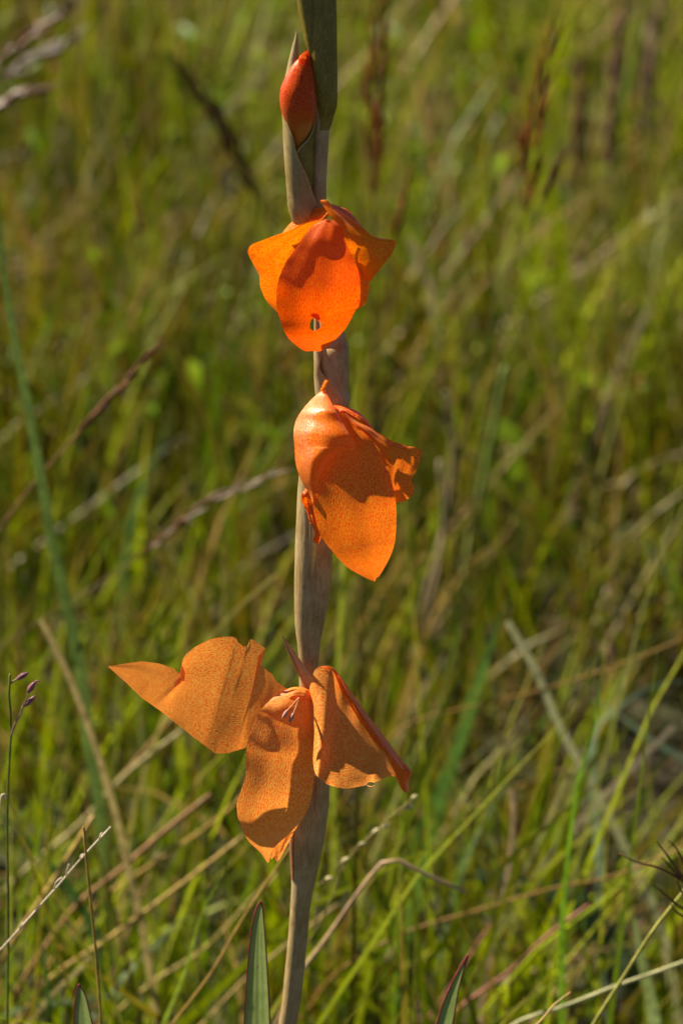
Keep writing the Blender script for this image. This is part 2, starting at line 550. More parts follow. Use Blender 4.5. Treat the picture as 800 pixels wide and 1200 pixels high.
def colour_mat(c, trans=0.3):
    k = (c, trans)
    if k not in MATS:
        MATS[k] = veg_mat('stalk_%d' % len(MATS), use_col=False, color=c, trans=trans, var=0.35)
    return MATS[k]


def to_ground(W, seed=0):
    """carry the base of a stalk on down into the ground"""
    W = [Vector(p) for p in W]
    t = (W[0] - W[1]).normalized()
    if t.z > -0.7:
        t.z = -0.7
        t.normalize()
    p = W[0].copy()
    ext = []
    while p.z > 0.0 and len(ext) < 60:
        t = (t + Vector((0, 0, -0.3))).normalized()
        p = p + t * 0.02
        ext.append(p.copy())
    if ext:
        ext[-1].z = -0.008
    return ext[::-1] + W


def ground_y(px, py):
    d = VIEW * DIST + Vector((1, 0, 0)) * ((px - 400) * PX) + UPV * ((600 - py) * PX)
    return (CAM + d * (-CAM.z / d.z)).y


def fit_y(pts, Y):
    """no stalk may dip under the ground: bring it forward to where its lowest point stands"""
    return min([Y] + [ground_y(p[0], p[1]) * 0.97 - 0.02 for p in pts])


def path(pts, Y, ground=True):
    W = []
    if ground:
        Y = fit_y(pts, Y)
    for p in pts:
        W.append(P(p[0], p[1], p[2] if len(p) > 2 else Y))
    if ground:
        W = to_ground(W)
    if ground and Y > 0.05:
        k = len(W)
        for i, w in enumerate(W[1:-1]):
            w.x += random.gauss(0, 0.0006)
            w.z += random.gauss(0, 0.0006) if w.z > 0.02 else 0
    n = max(12, min(60, int(sum((W[i + 1] - W[i]).length for i in range(len(W) - 1)) / 0.006)))
    return catmull([tuple(w) for w in W], n)


def tube_geo(C, r, sides=7):
    """ring tube along world points C with radii r"""
    C = np.asarray(C)
    n = len(C)
    r = np.broadcast_to(np.asarray(r, dtype=float), (n,))
    T = np.gradient(C, axis=0)
    T /= np.linalg.norm(T, axis=1, keepdims=True) + 1e-12
    ref = np.array([0.0, -1.0, 0.05])
    A = np.cross(T, ref)
    A /= np.linalg.norm(A, axis=1, keepdims=True) + 1e-12
    B = np.cross(A, T)
    ph = np.linspace(0, math.tau, sides, endpoint=False)
    V = C[:, None, :] + r[:, None, None] * (A[:, None, :] * np.cos(ph)[None, :, None] + B[:, None, :] * np.sin(ph)[None, :, None])
    V = V.reshape(-1, 3)
    F = []
    for j in range(n - 1):
        for i in range(sides):
            k = (i + 1) % sides
            F.append((j * sides + i, j * sides + k, (j + 1) * sides + k, (j + 1) * sides + i))
    F.append(tuple(range(sides))[::-1])
    F.append(tuple((n - 1) * sides + i for i in range(sides)))
    return V, F


def tube_obj(name, C, r, mat, parent=None, sides=7):
    V, F = tube_geo(C, r, sides)
    return mesh_obj(name, V, F, mat, parent)


def blade_geo(C, w, face=None, fold=0.25, tip='point'):
    """a folded grass blade of width w along C: left edge, midrib, right edge"""
    C = np.asarray(C)
    n = len(C)
    T = np.gradient(C, axis=0)
    T /= np.linalg.norm(T, axis=1, keepdims=True) + 1e-12
    ref = np.array(face if face is not None else (0.25, -1.0, 0.15))
    A = np.cross(T, ref)
    A /= np.linalg.norm(A, axis=1, keepdims=True) + 1e-12
    B = np.cross(A, T)
    s = np.linspace(0, 1, n)
    prof = np.clip(1 - s ** 4, 0.05, 1) if tip == 'point' else (np.clip(1.0 - 0.35 * s, 0, 1) if tip == 'cut' else np.clip(np.sin(np.clip(0.12 + s * 0.88, 0, 1) * math.pi), 0.03, 1) ** 0.6)
    hw = 0.5 * w * prof
    wig = 0.06 * w * np.sin(s * 19)
    V = np.stack([C - A * hw[:, None] + B * (hw * fold + wig)[:, None], C, C + A * hw[:, None] + B * (hw * fold - wig)[:, None]], 1).reshape(-1, 3)
    F = []
    for j in range(n - 1):
        for i in (0, 1):
            F.append((j * 3 + i, j * 3 + i + 1, j * 3 + i + 4, j * 3 + i + 3))
    return V, F


def settle(pts, Y, w_mm):
    """field straws rest in the turf: take the distance where their lowest end meets the ground, keep their seen width"""
    if Y < 0.41:
        return Y, w_mm * (0.8 if Y > 0.05 else 1.0)
    Y2 = fit_y(pts, 99)
    return Y2, w_mm * (Y2 + 0.75) / (Y + 0.75)


def blade(name, label, cat, pts, w_mm, colr, Y, group=None, tip='point', trans=0.35, face=None):
    Y, w_mm = settle(pts, Y, w_mm)
    V, F = blade_geo(path(pts, Y), w_mm * 0.001, tip=tip, face=face)
    return tag(mesh_obj(name, V, F, colour_mat(colr, trans)), label, cat, group or (G_ST if cat == 'straw' else G_GR))


def stalk(name, label, cat, pts, w_mm, colr, Y, taper=0.5, group=None):
    Y, w_mm = settle(pts, Y, w_mm)
    C = path(pts, Y)
    r = 0.0005 * w_mm * np.linspace(1, taper, len(C))
    V, F = tube_geo(C, r, 6)
    return tag(mesh_obj(name, V, F, colour_mat(colr, 0.1)), label, cat, group or G_ST)


def spikelet_geo(p, d, L, w):
    d = Vector(d).normalized()
    a = d.orthogonal().normalized()
    b = d.cross(a)
    p = Vector(p)
    V = [p]
    for t, k in ((0.3, 1.0), (0.65, 0.85)):
        for q in range(4):
            an = q * math.pi / 2 + 0.4
            V.append(p + d * (L * t) + (a * math.cos(an) + b * math.sin(an)) * (w * 0.5 * k))
    V.append(p + d * L)
    F = []
    for q in range(4):
        r = (q + 1) % 4
        F += [(0, 1 + r, 1 + q), (1 + q, 1 + r, 5 + r, 5 + q), (5 + q, 5 + r, 9)]
    return V, F


def seed_head(label, pts, Y, head0, w_mm, colr, stemcol, n=46, L_mm=9, sp_mm=2.2, stem_mm=1.3, group=None, spread=0.35):
    """grass stalk whose upper end, from fraction head0 on, carries a spike of spikelets"""
    Y = fit_y(pts, Y)
    C = path(pts, Y)
    root = empty('grass_seed_head', (C[0][0], C[0][1], 0.0), label, 'seed head', group or 'grass seed heads in the meadow')
    tube_obj('stem', C, 0.0005 * stem_mm * np.linspace(1, 0.5, len(C)), colour_mat(stemcol, 0.1), root, 6)
    V, F = [], []
    K = len(C)
    # the head covers the end part of the VISIBLE pixels: measure along the whole path from its tip
    vis = sum((P(*a[:2], Y) - P(*b[:2], Y)).length for a, b in zip(pts, pts[1:]))
    tot = np.linalg.norm(np.diff(C, axis=0), axis=1).sum()
    f0 = 1 - vis * (1 - head0) / tot
    for k in range(n):
        f = f0 + (1 - f0) * (k + random.random()) / n * 0.97
        x = f * (K - 1)
        i = min(int(x), K - 2)
        c = Vector(C[i]).lerp(Vector(C[i + 1]), x - i)
        t = (Vector(C[i + 1]) - Vector(C[i])).normalized()
        a = random.uniform(0, math.tau)
        s1 = t.orthogonal().normalized()
        s2 = t.cross(s1)
        out = s1 * math.cos(a) + s2 * math.sin(a)
        env = 0.35 + 0.65 * math.sin(math.pi * min(1, max(0, (f - f0) / (1 - f0))) ** 0.7)
        dv, df = spikelet_geo(c + out * (0.0002 * w_mm * env), t + out * spread * random.uniform(0.4, 1.3), L_mm * 0.001 * random.uniform(0.7, 1.2), sp_mm * 0.001 * env)
        F += [tuple(q + len(V) for q in ff) for ff in df]
        V += dv
    mesh_obj('seed_spike', V, F, colour_mat(colr, 0.15), root, smooth=False)
    return root


G_ST, G_GR = 'loose straw stalks in the grass', 'single grass blades standing out of the meadow'
C_STRAW, C_PALE, C_BROWN, C_PINK = (0.42, 0.28, 0.08), (0.40, 0.33, 0.14), (0.24, 0.13, 0.055), (0.30, 0.165, 0.07)
C_GREEN, C_BRIGHT, C_SAGE, C_DARK = (0.10, 0.17, 0.02), (0.17, 0.28, 0.02), (0.25, 0.31, 0.17), (0.035, 0.075, 0.015)
C_GOLD, C_RUST = (0.40, 0.25, 0.06), (0.28, 0.10, 0.03)

#LEFT
blade('reed_blade', 'thick grey-green reed blade curving up past the two brown seed spikes', 'reed',
      [(80, 712), (62, 640), (42, 545), (24, 440), (9, 340), (-3, 235), (-12, 120)], 6.2, (0.10, 0.15, 0.03), 0.28)
seed_head('brown seed spike on a straight straw stalk crossing the reed blade', [(-20, 645), (40, 565), (95, 505), (140, 450), (183, 405)], 0.30, 0.52, 3.4, (0.15, 0.06, 0.02), C_BROWN, n=40, L_mm=7, sp_mm=1.7, spread=0.12)
seed_head('feathery mauve-brown seed spike leaning towards the middle bloom', [(-10, 765), (70, 712), (140, 668), (215, 610), (270, 578), (325, 552)], 0.32, 0.50, 4, (0.13, 0.062, 0.02), (0.15, 0.09, 0.025), n=40, L_mm=9, sp_mm=1.2, stem_mm=1.0, spread=0.26)
blade('grass_stalk', 'flat tan grass blade rising left of the torn petal tip', 'grass blade',
      [(152, 1015), (135, 950), (112, 870), (85, 800), (48, 725)], 4.2, (0.36, 0.27, 0.10), 0.20, tip='cut')
blade('grass_stalk', 'pale blurred sage blade leaning behind the mauve seed spike', 'grass blade',
      [(150, 640), (110, 550), (70, 480), (40, 425)], 4.0, (0.13, 0.17, 0.06), 0.75)
stalk('straw_stalk', 'long pale straw leaning behind the purple budded stem', 'straw', [(10, 1110), (60, 1040), (110, 957)], 3.0, C_STRAW, 0.16, group=None, taper=0.8)
blade('grass_stalk', 'dark green arching blade behind the white dry twig', 'grass blade',
      [(118, 1150), (108, 1090), (82, 1040), (45, 990), (5, 955), (-40, 935)], 5.0, (0.045, 0.10, 0.02), 0.22)
blade('grass_stalk', 'dark green upright blade beside the purple budded stem', 'grass blade', [(62, 1210), (56, 1150), (48, 1090), (44, 1040)], 3.4, (0.05, 0.10, 0.02), 0.15)
stalk('straw_stalk', 'mauve-pink straw slanting under the torn petal', 'straw', [(90, 1060), (140, 1020), (190, 978), (246, 932)], 3.4, C_PINK, 0.22, 0.8)
stalk('straw_stalk', 'long tan straw slanting up to the hanging petal', 'straw', [(60, 1150), (120, 1103), (180, 1060), (230, 1020), (285, 980)], 2.6, C_STRAW, 0.20, 0.8)
stalk('straw_stalk', 'golden brown straw slanting behind the hanging petal', 'straw', [(120, 1050), (180, 1010), (240, 968), (290, 930)], 2.4, C_GOLD, 0.26, 0.7)
stalk('straw_stalk', 'pale pinkish straw fan behind the left petal', 'straw', [(40, 1010), (100, 960), (160, 890), (205, 838)], 3.0, C_PINK, 0.32, 0.7)
stalk('straw_stalk', 'pale buff straw under the torn petal tip', 'straw', [(20, 1030), (90, 965), (150, 910), (215, 855)], 3.4, C_PALE, 0.30, 0.7)
blade('grass_stalk', 'bright yellow-green blade rising to the hanging petal tip', 'grass blade',
      [(188, 1205), (215, 1140), (240, 1070), (262, 1020), (285, 972)], 2.6, (0.24, 0.32, 0.03), 0.10)
stalk('straw_stalk', 'thin golden straw crossing behind the sword leaf tip', 'straw', [(200, 1205), (245, 1140), (285, 1080), (322, 1020), (345, 985)], 1.5, C_GOLD, 0.07, 0.6)
blade('grass_stalk', 'silvery green blade lying low behind the bright yellow-green blade', 'grass blade', [(120, 1175), (150, 1140), (185, 1105), (225, 1065)], 4.4, (0.30, 0.38, 0.24), 0.24)
blade('straw_stalk', 'short cut straw lying over the dark arching blade', 'straw', [(60, 1168), (90, 1140), (107, 1120)], 3.2, (0.50, 0.40, 0.16), 0.17, tip='cut')
stalk('straw_stalk', 'yellow straw low beside the sword leaf', 'straw', [(120, 1205), (180, 1150), (240, 1108), (300, 1050), (340, 1010)], 2.2, (0.42, 0.32, 0.10), 0.23, 0.7)
stalk('straw_stalk', 'ochre straw passing behind the foot of the stem', 'straw', [(225, 1210), (290, 1150), (345, 1100), (395, 1060)], 2.0, (0.42, 0.30, 0.11), 0.20, 0.7)
blade('grass_stalk', 'pale tan curled blade behind the yellow-green blade', 'grass blade', [(275, 1140), (266, 1095), (262, 1060), (255, 1035)], 2.6, C_STRAW, 0.22)
stalk('straw_stalk', 'brown straw rising from the cut straw', 'straw', [(120, 1180), (140, 1120), (160, 1060), (185, 1000)], 2.0, (0.34, 0.21, 0.11), 0.26, 0.7)
blade('grass_stalk', 'broad pale leaf lying along the lower grass', 'grass blade', [(-10, 1195), (40, 1180), (90, 1172), (150, 1165)], 4.2, (0.26, 0.33, 0.14), 0.20, tip='cut')
#RIGHT
stalk('straw_stalk', 'bent tan straw with a kinked top right of the stem', 'straw', [(352, 1142), (380, 1100), (415, 1052), (445, 1015), (462, 1007), (480, 1012), (500, 1024), (545, 1045)], 2.4, (0.44, 0.29, 0.16), 0.11, 0.7)
stalk('straw_stalk', 'long rusty straw lying across the lower grass', 'straw', [(395, 1140), (470, 1095), (560, 1065), (650, 1042), (720, 1025), (820, 985)], 1.7, (0.26, 0.14, 0.03), 0.20, 0.8)
stalk('straw_stalk', 'red-brown stalk rising from the folded leaf tip', 'straw', [(490, 1212), (545, 1172), (595, 1135), (640, 1098), (690, 1060)], 2.8, (0.34, 0.14, 0.09), 0.17, 0.6)
stalk('straw_stalk', 'second red-brown stalk beside the folded leaf tip', 'straw', [(495, 1205), (520, 1165), (555, 1110), (585, 1070)], 2.4, (0.33, 0.15, 0.09), 0.22, 0.7)
blade('grass_stalk', 'bright green upright blade with a long fine tip', 'grass blade',
      [(655, 1215), (658, 1110), (664, 1010), (678, 920), (694, 850), (708, 760)], 3.4, (0.16, 0.29, 0.015), 0.14)
blade('straw_stalk', 'flat pale straw blade falling across the dark hollow', 'straw',
      [(755, 1040), (720, 970), (690, 915), (655, 850), (625, 785), (594, 728)], 5.2, (0.34, 0.33, 0.16), 0.30, tip='cut')
blade('grass_stalk', 'broad green blade rising right of the folded petal', 'grass blade', [(495, 1010), (520, 930), (550, 840), (575, 770), (598, 690)], 6.5, (0.10, 0.19, 0.03), 0.34)
blade('grass_stalk', 'second broad green blade beside the one right of the folded petal', 'grass blade', [(470, 1030), (500, 950), (530, 870), (555, 800), (585, 720)], 5.0, (0.08, 0.16, 0.025), 0.38)
blade('grass_stalk', 'slim green blade with a curved tip in front of the broad blades', 'grass blade', [(545, 1120), (535, 1040), (555, 960), (600, 880)], 3.0, (0.11, 0.19, 0.02), 0.26)
stalk('straw_stalk', 'thin rusty straw slanting over the flat pale blade', 'straw', [(480, 850), (560, 828), (640, 808), (720, 780), (810, 745)], 1.5, (0.24, 0.13, 0.025), 0.30, 0.8)
blade('grass_stalk', 'yellow-green blade crossing the bright green upright blade', 'grass blade', [(672, 920), (700, 850), (740, 775), (800, 715)], 4.6, (0.22, 0.27, 0.05), 0.40)
blade('grass_stalk', 'pale blue-green blade arching behind the dark hollow', 'grass blade', [(700, 1010), (690, 870), (720, 830), (770, 805), (815, 800)], 5.0, (0.22, 0.30, 0.18), 0.36)
blade('grass_stalk', 'pale blue-green blade falling through the dark hollow', 'grass blade', [(815, 900), (765, 865), (720, 835), (680, 815)], 5.0, (0.18, 0.24, 0.14), 0.38)
blade('straw_stalk', 'buff blade slanting up through the dark hollow', 'straw', [(640, 1010), (690, 950), (740, 900), (790, 850)], 5.0, (0.34, 0.27, 0.17), 0.34, tip='cut')
blade('grass_stalk', 'pale lance-shaped leaf behind the awned seed head', 'grass blade', [(770, 1235), (762, 1190), (752, 1130), (742, 1074)], 8.5, (0.24, 0.30, 0.10), 0.17, tip='lance')
stalk('straw_stalk', 'thin olive stalk reaching up to the awned seed head', 'straw', [(694, 1202), (730, 1145), (765, 1090), (800, 1045), (822, 1010)], 1.4, (0.34, 0.32, 0.07), 0.04, 0.8)
stalk('straw_stalk', 'pale straw lying low under the awned seed head', 'straw', [(600, 1200), (660, 1180), (720, 1158), (765, 1140), (820, 1120)], 2.0, (0.44, 0.42, 0.19), 0.09, 0.8)
blade('grass_stalk', 'slim green blade beside the bright green upright blade', 'grass blade', [(694, 1210), (688, 1140), (682, 1070), (680, 1000)], 2.2, (0.15, 0.22, 0.02), 0.20)
blade('broad_leaf', 'broad dull blue-green herb leaf low in the grass', 'leaf', [(660, 1050), (610, 1040), (560, 1025), (520, 1005)], 16.0, (0.055, 0.10, 0.055), 0.36, tip='lance')
blade('straw_stalk', 'buff standing straw left of the bright green upright blade', 'straw', [(570, 1145), (590, 1040), (600, 960), (598, 925)], 3.0, (0.34, 0.23, 0.14), 0.24, tip='cut')
blade('grass_stalk', 'grey-green standing blade behind the broad herb leaf', 'grass blade', [(515, 1110), (545, 1010), (590, 930), (640, 890)], 3.4, (0.16, 0.22, 0.10), 0.30)
#UPPER
seed_head('brown grass seed head with a dark clump, tall and upright', [(560, 560), (585, 420), (603, 290), (612, 230), (624, 160), (640, 90), (650, 40)], 0.55, 0.60, 12, (0.19, 0.06, 0.012), (0.18, 0.15, 0.04), n=40, L_mm=15, sp_mm=2.4, stem_mm=2.0, spread=0.24)
seed_head('small dark seed head branching beside the tall upright one', [(590, 330), (620, 260), (635, 230), (655, 190)], 0.48, 0.62, 3.4, (0.08, 0.04, 0.012), (0.18, 0.15, 0.04), n=14, L_mm=10, sp_mm=2.4, spread=0.10)
seed_head('rusty upright seed head standing close right of the stem', [(436, 460), (437, 340), (438, 230), (438, 130), (440, 60), (446, 0), (452, -40)], 0.60, 0.46, 14, (0.17, 0.06, 0.012), (0.16, 0.11, 0.03), n=46, L_mm=19, sp_mm=2.6, stem_mm=2.4, spread=0.22)
seed_head('small rusty seed head right of the top bloom', [(440, 420), (455, 320), (464, 270), (478, 205)], 0.55, 0.62, 3, (0.20, 0.07, 0.014), (0.18, 0.12, 0.03), n=14, L_mm=11, sp_mm=2.4, spread=0.10)
seed_head('dark brown seed head leaning left of the bud', [(345, 340), (310, 245), (285, 195), (255, 140), (205, 75)], 0.70, 0.34, 9, (0.12, 0.055, 0.014), (0.16, 0.10, 0.03), n=44, L_mm=16, sp_mm=3.2, stem_mm=1.8, spread=0.2)
seed_head('pinkish brown seed head leaning in from the edge of the field', [(-60, 150), (-10, 125), (20, 113), (50, 104)], 0.6, 0.3, 6, (0.137, 0.056, 0.020), (0.149, 0.083, 0.036), n=22, L_mm=13, sp_mm=2.4, spread=0.14)
seed_head('golden brown seed head above the pinkish leaning one', [(-50, 110), (0, 70), (35, 40), (75, 5), (95, -20)], 0.7, 0.2, 8, (0.137, 0.056, 0.013), (0.149, 0.083, 0.036), n=32, L_mm=14, sp_mm=2.4, spread=0.25)
seed_head('dull mauve seed head beyond the golden brown one', [(-40, 125), (20, 85), (50, 65), (85, 45)], 0.8, 0.3, 8, (0.081, 0.036, 0.014), (0.124, 0.077, 0.036), n=24, L_mm=15, sp_mm=2.4, spread=0.22)
seed_head('pale pink-brown seed head far back beside the tall upright one', [(705, 330), (712, 230), (716, 150), (722, 60), (728, 30)], 1.6, 0.42, 11, (0.26, 0.14, 0.09), (0.22, 0.16, 0.08), n=34, L_mm=22, sp_mm=5.0, stem_mm=2.4, spread=0.14)
seed_head('faint brown seed head far back behind the tall upright one', [(668, 360), (673, 250), (676, 150), (680, 60)], 1.7, 0.45, 9, (0.20, 0.11, 0.05), (0.18, 0.14, 0.06), n=28, L_mm=22, sp_mm=5.0, stem_mm=2.4, spread=0.14)
seed_head('faint mauve seed head far back at the field top', [(752, 300), (757, 200), (762, 110), (768, 20)], 2.0, 0.4, 10, (0.24, 0.15, 0.10), (0.2, 0.15, 0.08), n=28, L_mm=24, sp_mm=5.0, stem_mm=2.6, spread=0.14)
blade('straw_stalk', 'pale straw blade standing right of the top bloom', 'straw', [(528, 560), (520, 480), (508, 380), (498, 320), (480, 280)], 6.0, (0.30, 0.24, 0.11), 0.75, tip='cut')
blade('straw_stalk', 'faint straw stem rising far behind the top bloom', 'straw', [(526, 420), (524, 300), (526, 200), (524, 120)], 4.0, (0.26, 0.21, 0.09), 1.1, tip='cut')
blade('straw_stalk', 'arching straw blade over the green to the right of the middle bloom', 'straw', [(600, 440), (618, 390), (650, 345), (710, 305), (800, 275)], 7.0, (0.27, 0.24, 0.10), 0.85)
stalk('straw_stalk', 'green grass stem rising beneath the tall upright seed head', 'straw', [(530, 760), (545, 660), (560, 590), (580, 500), (592, 430)], 4.0, (0.18, 0.23, 0.05), 0.55, 0.8)
blade('straw_stalk', 'buff blade slanting up right of the middle bloom', 'straw', [(640, 660), (665, 600), (690, 530), (725, 430), (760, 360)], 6.0, (0.25, 0.20, 0.10), 0.75, tip='cut')
blade('grass_stalk', 'pale sage leaf tip drooping at the right of the middle bloom', 'grass blade', [(800, 690), (760, 640), (735, 620), (710, 660)], 9.0, (0.24, 0.28, 0.15), 0.65)
blade('straw_stalk', 'pale straw blade slanting low left of the top bloom', 'straw', [(95, 310), (150, 282), (200, 255), (240, 238)], 7.0, (0.27, 0.19, 0.10), 0.85, tip='cut')
blade('straw_stalk', 'straw blade arching low left of the middle bloom', 'straw', [(95, 540), (130, 512), (170, 508), (220, 520), (270, 548), (320, 545)], 5.5, (0.30, 0.22, 0.10), 0.60)
blade('straw_stalk', 'flat pale straw lying left of the stem above the torn petal', 'straw', [(60, 735), (130, 722), (200, 718), (270, 722)], 5.0, (0.36, 0.27, 0.14), 0.45, tip='cut')
blade('straw_stalk', 'thin yellow straw pointing up to the stem', 'straw', [(250, 745), (285, 710), (325, 672)], 2.2, (0.40, 0.32, 0.08), 0.30, tip='cut')
blade('grass_stalk', 'green grass stem standing behind the mauve seed spike', 'grass blade', [(138, 760), (145, 680), (160, 600), (185, 530), (205, 490)], 3.8, (0.11, 0.20, 0.05), 0.48)
blade('straw_stalk', 'pale tan blade behind the brown seed spike', 'straw', [(200, 520), (220, 470), (250, 420), (300, 375)], 6.0, (0.28, 0.22, 0.11), 0.75, tip='cut')
blade('grass_stalk', 'yellow-green blade standing in the upper left of the field', 'grass blade', [(5, 310), (20, 250), (38, 200), (50, 180)], 6.0, (0.22, 0.25, 0.07), 0.85)
blade('grass_stalk', 'yellow-green stem close right of the stem below the top bloom', 'grass blade', [(402, 640), (408, 560), (415, 470), (422, 400), (428, 350)], 3.0, (0.30, 0.33, 0.03), 0.30)
stalk('straw_stalk', 'buff straw tangled right of the lower stem', 'straw', [(450, 880), (480, 800), (505, 720), (520, 620), (515, 540)], 3.6, (0.32, 0.24, 0.13), 0.50, 0.7)
stalk('straw_stalk', 'buff straw standing right of the middle bloom', 'straw', [(480, 800), (500, 700), (525, 610), (530, 520), (522, 460)], 4.0, (0.30, 0.22, 0.12), 0.60, 0.7)

# stem with purple buds at the left
C = path([(9, 1215), (10, 1080), (9, 960), (11, 900), (13, 865), (13, 840), (11, 815), (12, 790)], 0.005)
root = empty('budded_stem', (C[0][0], C[0][1], 0), 'thin green stem bearing three small purple buds', 'wildflower')
tube_obj('stem', C, 0.00042 * np.linspace(1.15, 0.8, len(C)), colour_mat((0.16, 0.20, 0.03), 0.1), root)
tube_obj('branch', path([(13.5, 862), (18, 848), (24, 838), (27, 828)], 0.004, False), 0.0003, colour_mat((0.34, 0.20, 0.14), 0.1), root)
tube_obj('branch', path([(27, 828), (30, 822), (33, 812)], 0.004, False), 0.00018, colour_mat((0.34, 0.20, 0.14), 0.1), root)
tube_obj('branch', path([(12.5, 801), (17, 798), (21, 795)], 0.005, False), 0.00028, colour_mat((0.34, 0.24, 0.12), 0.1), root)
tube_obj('dead_leaf', path([(8, 936), (6, 931), (3, 931), (0, 942), (-2, 955)], 0.004, False), 0.0003, M_TWIG, root)


def bud_geo(a, b, w, Y):
    A, B = P(*a, Y), P(*b, Y)
    t = np.linspace(0, 1, 9)
    C = np.array([tuple(A.lerp(B, float(x))) for x in t])
    r = w * 0.5 * PX * np.clip(np.sin(np.clip(t * 0.93 + 0.07, 0, 1) * math.pi) ** 0.75, 0.06, 1)
    return tube_geo(C, r, 8)


for a, b, w in (((20, 796), (34, 788), 7), ((33, 812), (41, 799), 7.5), ((29, 828), (42, 815), 6.5)):
    V, F = bud_geo(a, b, w, 0.004)
    mesh_obj('bud', V, F, M_SEED, root)
tube_obj('stigma', path([(40, 801), (43, 798), (47, 799)], 0.004, False), 0.00022, M_SEED, root)
tube_obj('stigma', path([(40, 801), (43, 801), (46, 803)], 0.004, False), 0.0002, M_SEED, root)

# white dry twig
C = path([(-25, 1142), (0, 1114), (22, 1090), (50, 1058), (70, 1036), (85, 1018), (98, 1003), (112, 988), (130, 969)], 0.0)
root = empty('dry_twig', (C[0][0], C[0][1], 0), 'whitish dry grass twig with short broken side branches', 'twig')
tube_obj('stem', C, 0.00034 * np.linspace(1.1, 0.7, len(C)), M_TWIG, root)
for pts in ([(64, 1042), (66, 1034), (73, 1028)], [(78, 1026), (79, 1019), (81, 1013)], [(94, 1008), (95, 1003), (98, 1001)], [(116, 984), (118, 978), (120, 976)], [(23, 1089), (25, 1084), (27, 1081)]):
    tube_obj('side_branch', path(pts, -0.001, False), 0.00022, M_TWIG, root, 5)
stalk('straw_stalk', 'thin upright brown stalk crossing the white dry twig', 'straw', [(120, 1230), (117, 1170), (112, 1110), (107, 1060), (102, 1010), (98, 969)], 1.05, (0.38, 0.23, 0.06), -0.003, 0.7)
C = path([(615, 1216), (632, 1198), (643, 1186), (650, 1176), (660, 1171), (668, 1163)], 0.0)
tag(mesh_obj('dry_twig', *tube_geo(C, 0.00042 * np.linspace(1, 0.75, len(C)) * (1 + 0.25 * np.sin(np.arange(len(C)) * 1.9)), 7), colour_mat((0.55, 0.36, 0.13), 0.05)),
    'short crooked golden twig tip below the bright green upright blade', 'twig')

# awned dark seed head at the right edge
base = [(850, 1215), (835, 1130), (815, 1060), (803, 1034)]
C = path(base, 0.02)
root = empty('awned_seed_head', (C[0][0], C[0][1], 0), 'dark seed head with long stiff radiating awns', 'seed head')
tube_obj('stem', C, 0.0005, colour_mat((0.16, 0.09, 0.03), 0.1), root)
for pts in ([(803, 1034), (775, 1018), (745, 1010), (725, 1000)], [(803, 1034), (788, 1012), (778, 998), (768, 985)],
            [(806, 1030), (798, 1005), (790, 992), (782, 984)], [(806, 1034), (790, 1022), (780, 1010), (774, 1004)],
            [(815, 1072), (795, 1062), (775, 1045), (760, 1034)], [(816, 1076), (800, 1074), (790, 1066), (785, 1058)],
            [(806, 1034), (800, 1046), (796, 1040), (792, 1030)], [(805, 1032), (825, 1010), (840, 995)], [(815, 1072), (835, 1050), (850, 1042)]):
    Ca = path(pts, 0.02, False)
    tube_obj('awn', Ca, 0.00038 * np.linspace(1.5, 0.45, len(Ca)), colour_mat((0.17, 0.085, 0.025), 0.1), root, 5)
V, F = [], []
for k in range(10):
    dv, df = spikelet_geo(P(812 - k * 1.0, 1070 - k * 4, 0.02), (random.uniform(-0.7, 0.3), random.uniform(-.3, .3), 1), 0.006, 0.0016)
    F += [tuple(q + len(V) for q in f) for f in df]
    V += dv
mesh_obj('seed_spike', V, F, colour_mat((0.14, 0.07, 0.03), 0.1), root, smooth=False)

# fine panicle with tiny pale seeds right of the stem
C = path([(380, 1060), (405, 1015), (425, 990), (445, 970), (465, 952), (486, 938)], 0.10)
root = empty('fine_panicle', (C[0][0], C[0][1], 0), 'fine grass panicle with tiny pale seeds right of the stem', 'seed head')
tube_obj('stem', C, 0.0003, colour_mat((0.25, 0.2, 0.06), 0.1), root, 5)
for a, b in (((474, 948), (484, 944)), ((436, 976), (446, 971)), ((446, 969), (456, 967)), ((420, 990), (430, 988)), ((400, 1010), (410, 1005)), ((482, 936), (489, 932)), ((381, 1030), (391, 1029))):
    V, F = bud_geo(a, b, 7, 0.10)
    mesh_obj('seed', V, F, colour_mat((0.55, 0.46, 0.22), 0.1), root)
    tube_obj('branch', path([(a[0] - 10, a[1] + 8), (a[0] - 4, a[1] + 4), a], 0.10, False), 0.00018, colour_mat((0.25, 0.2, 0.06), 0.1), root, 4)


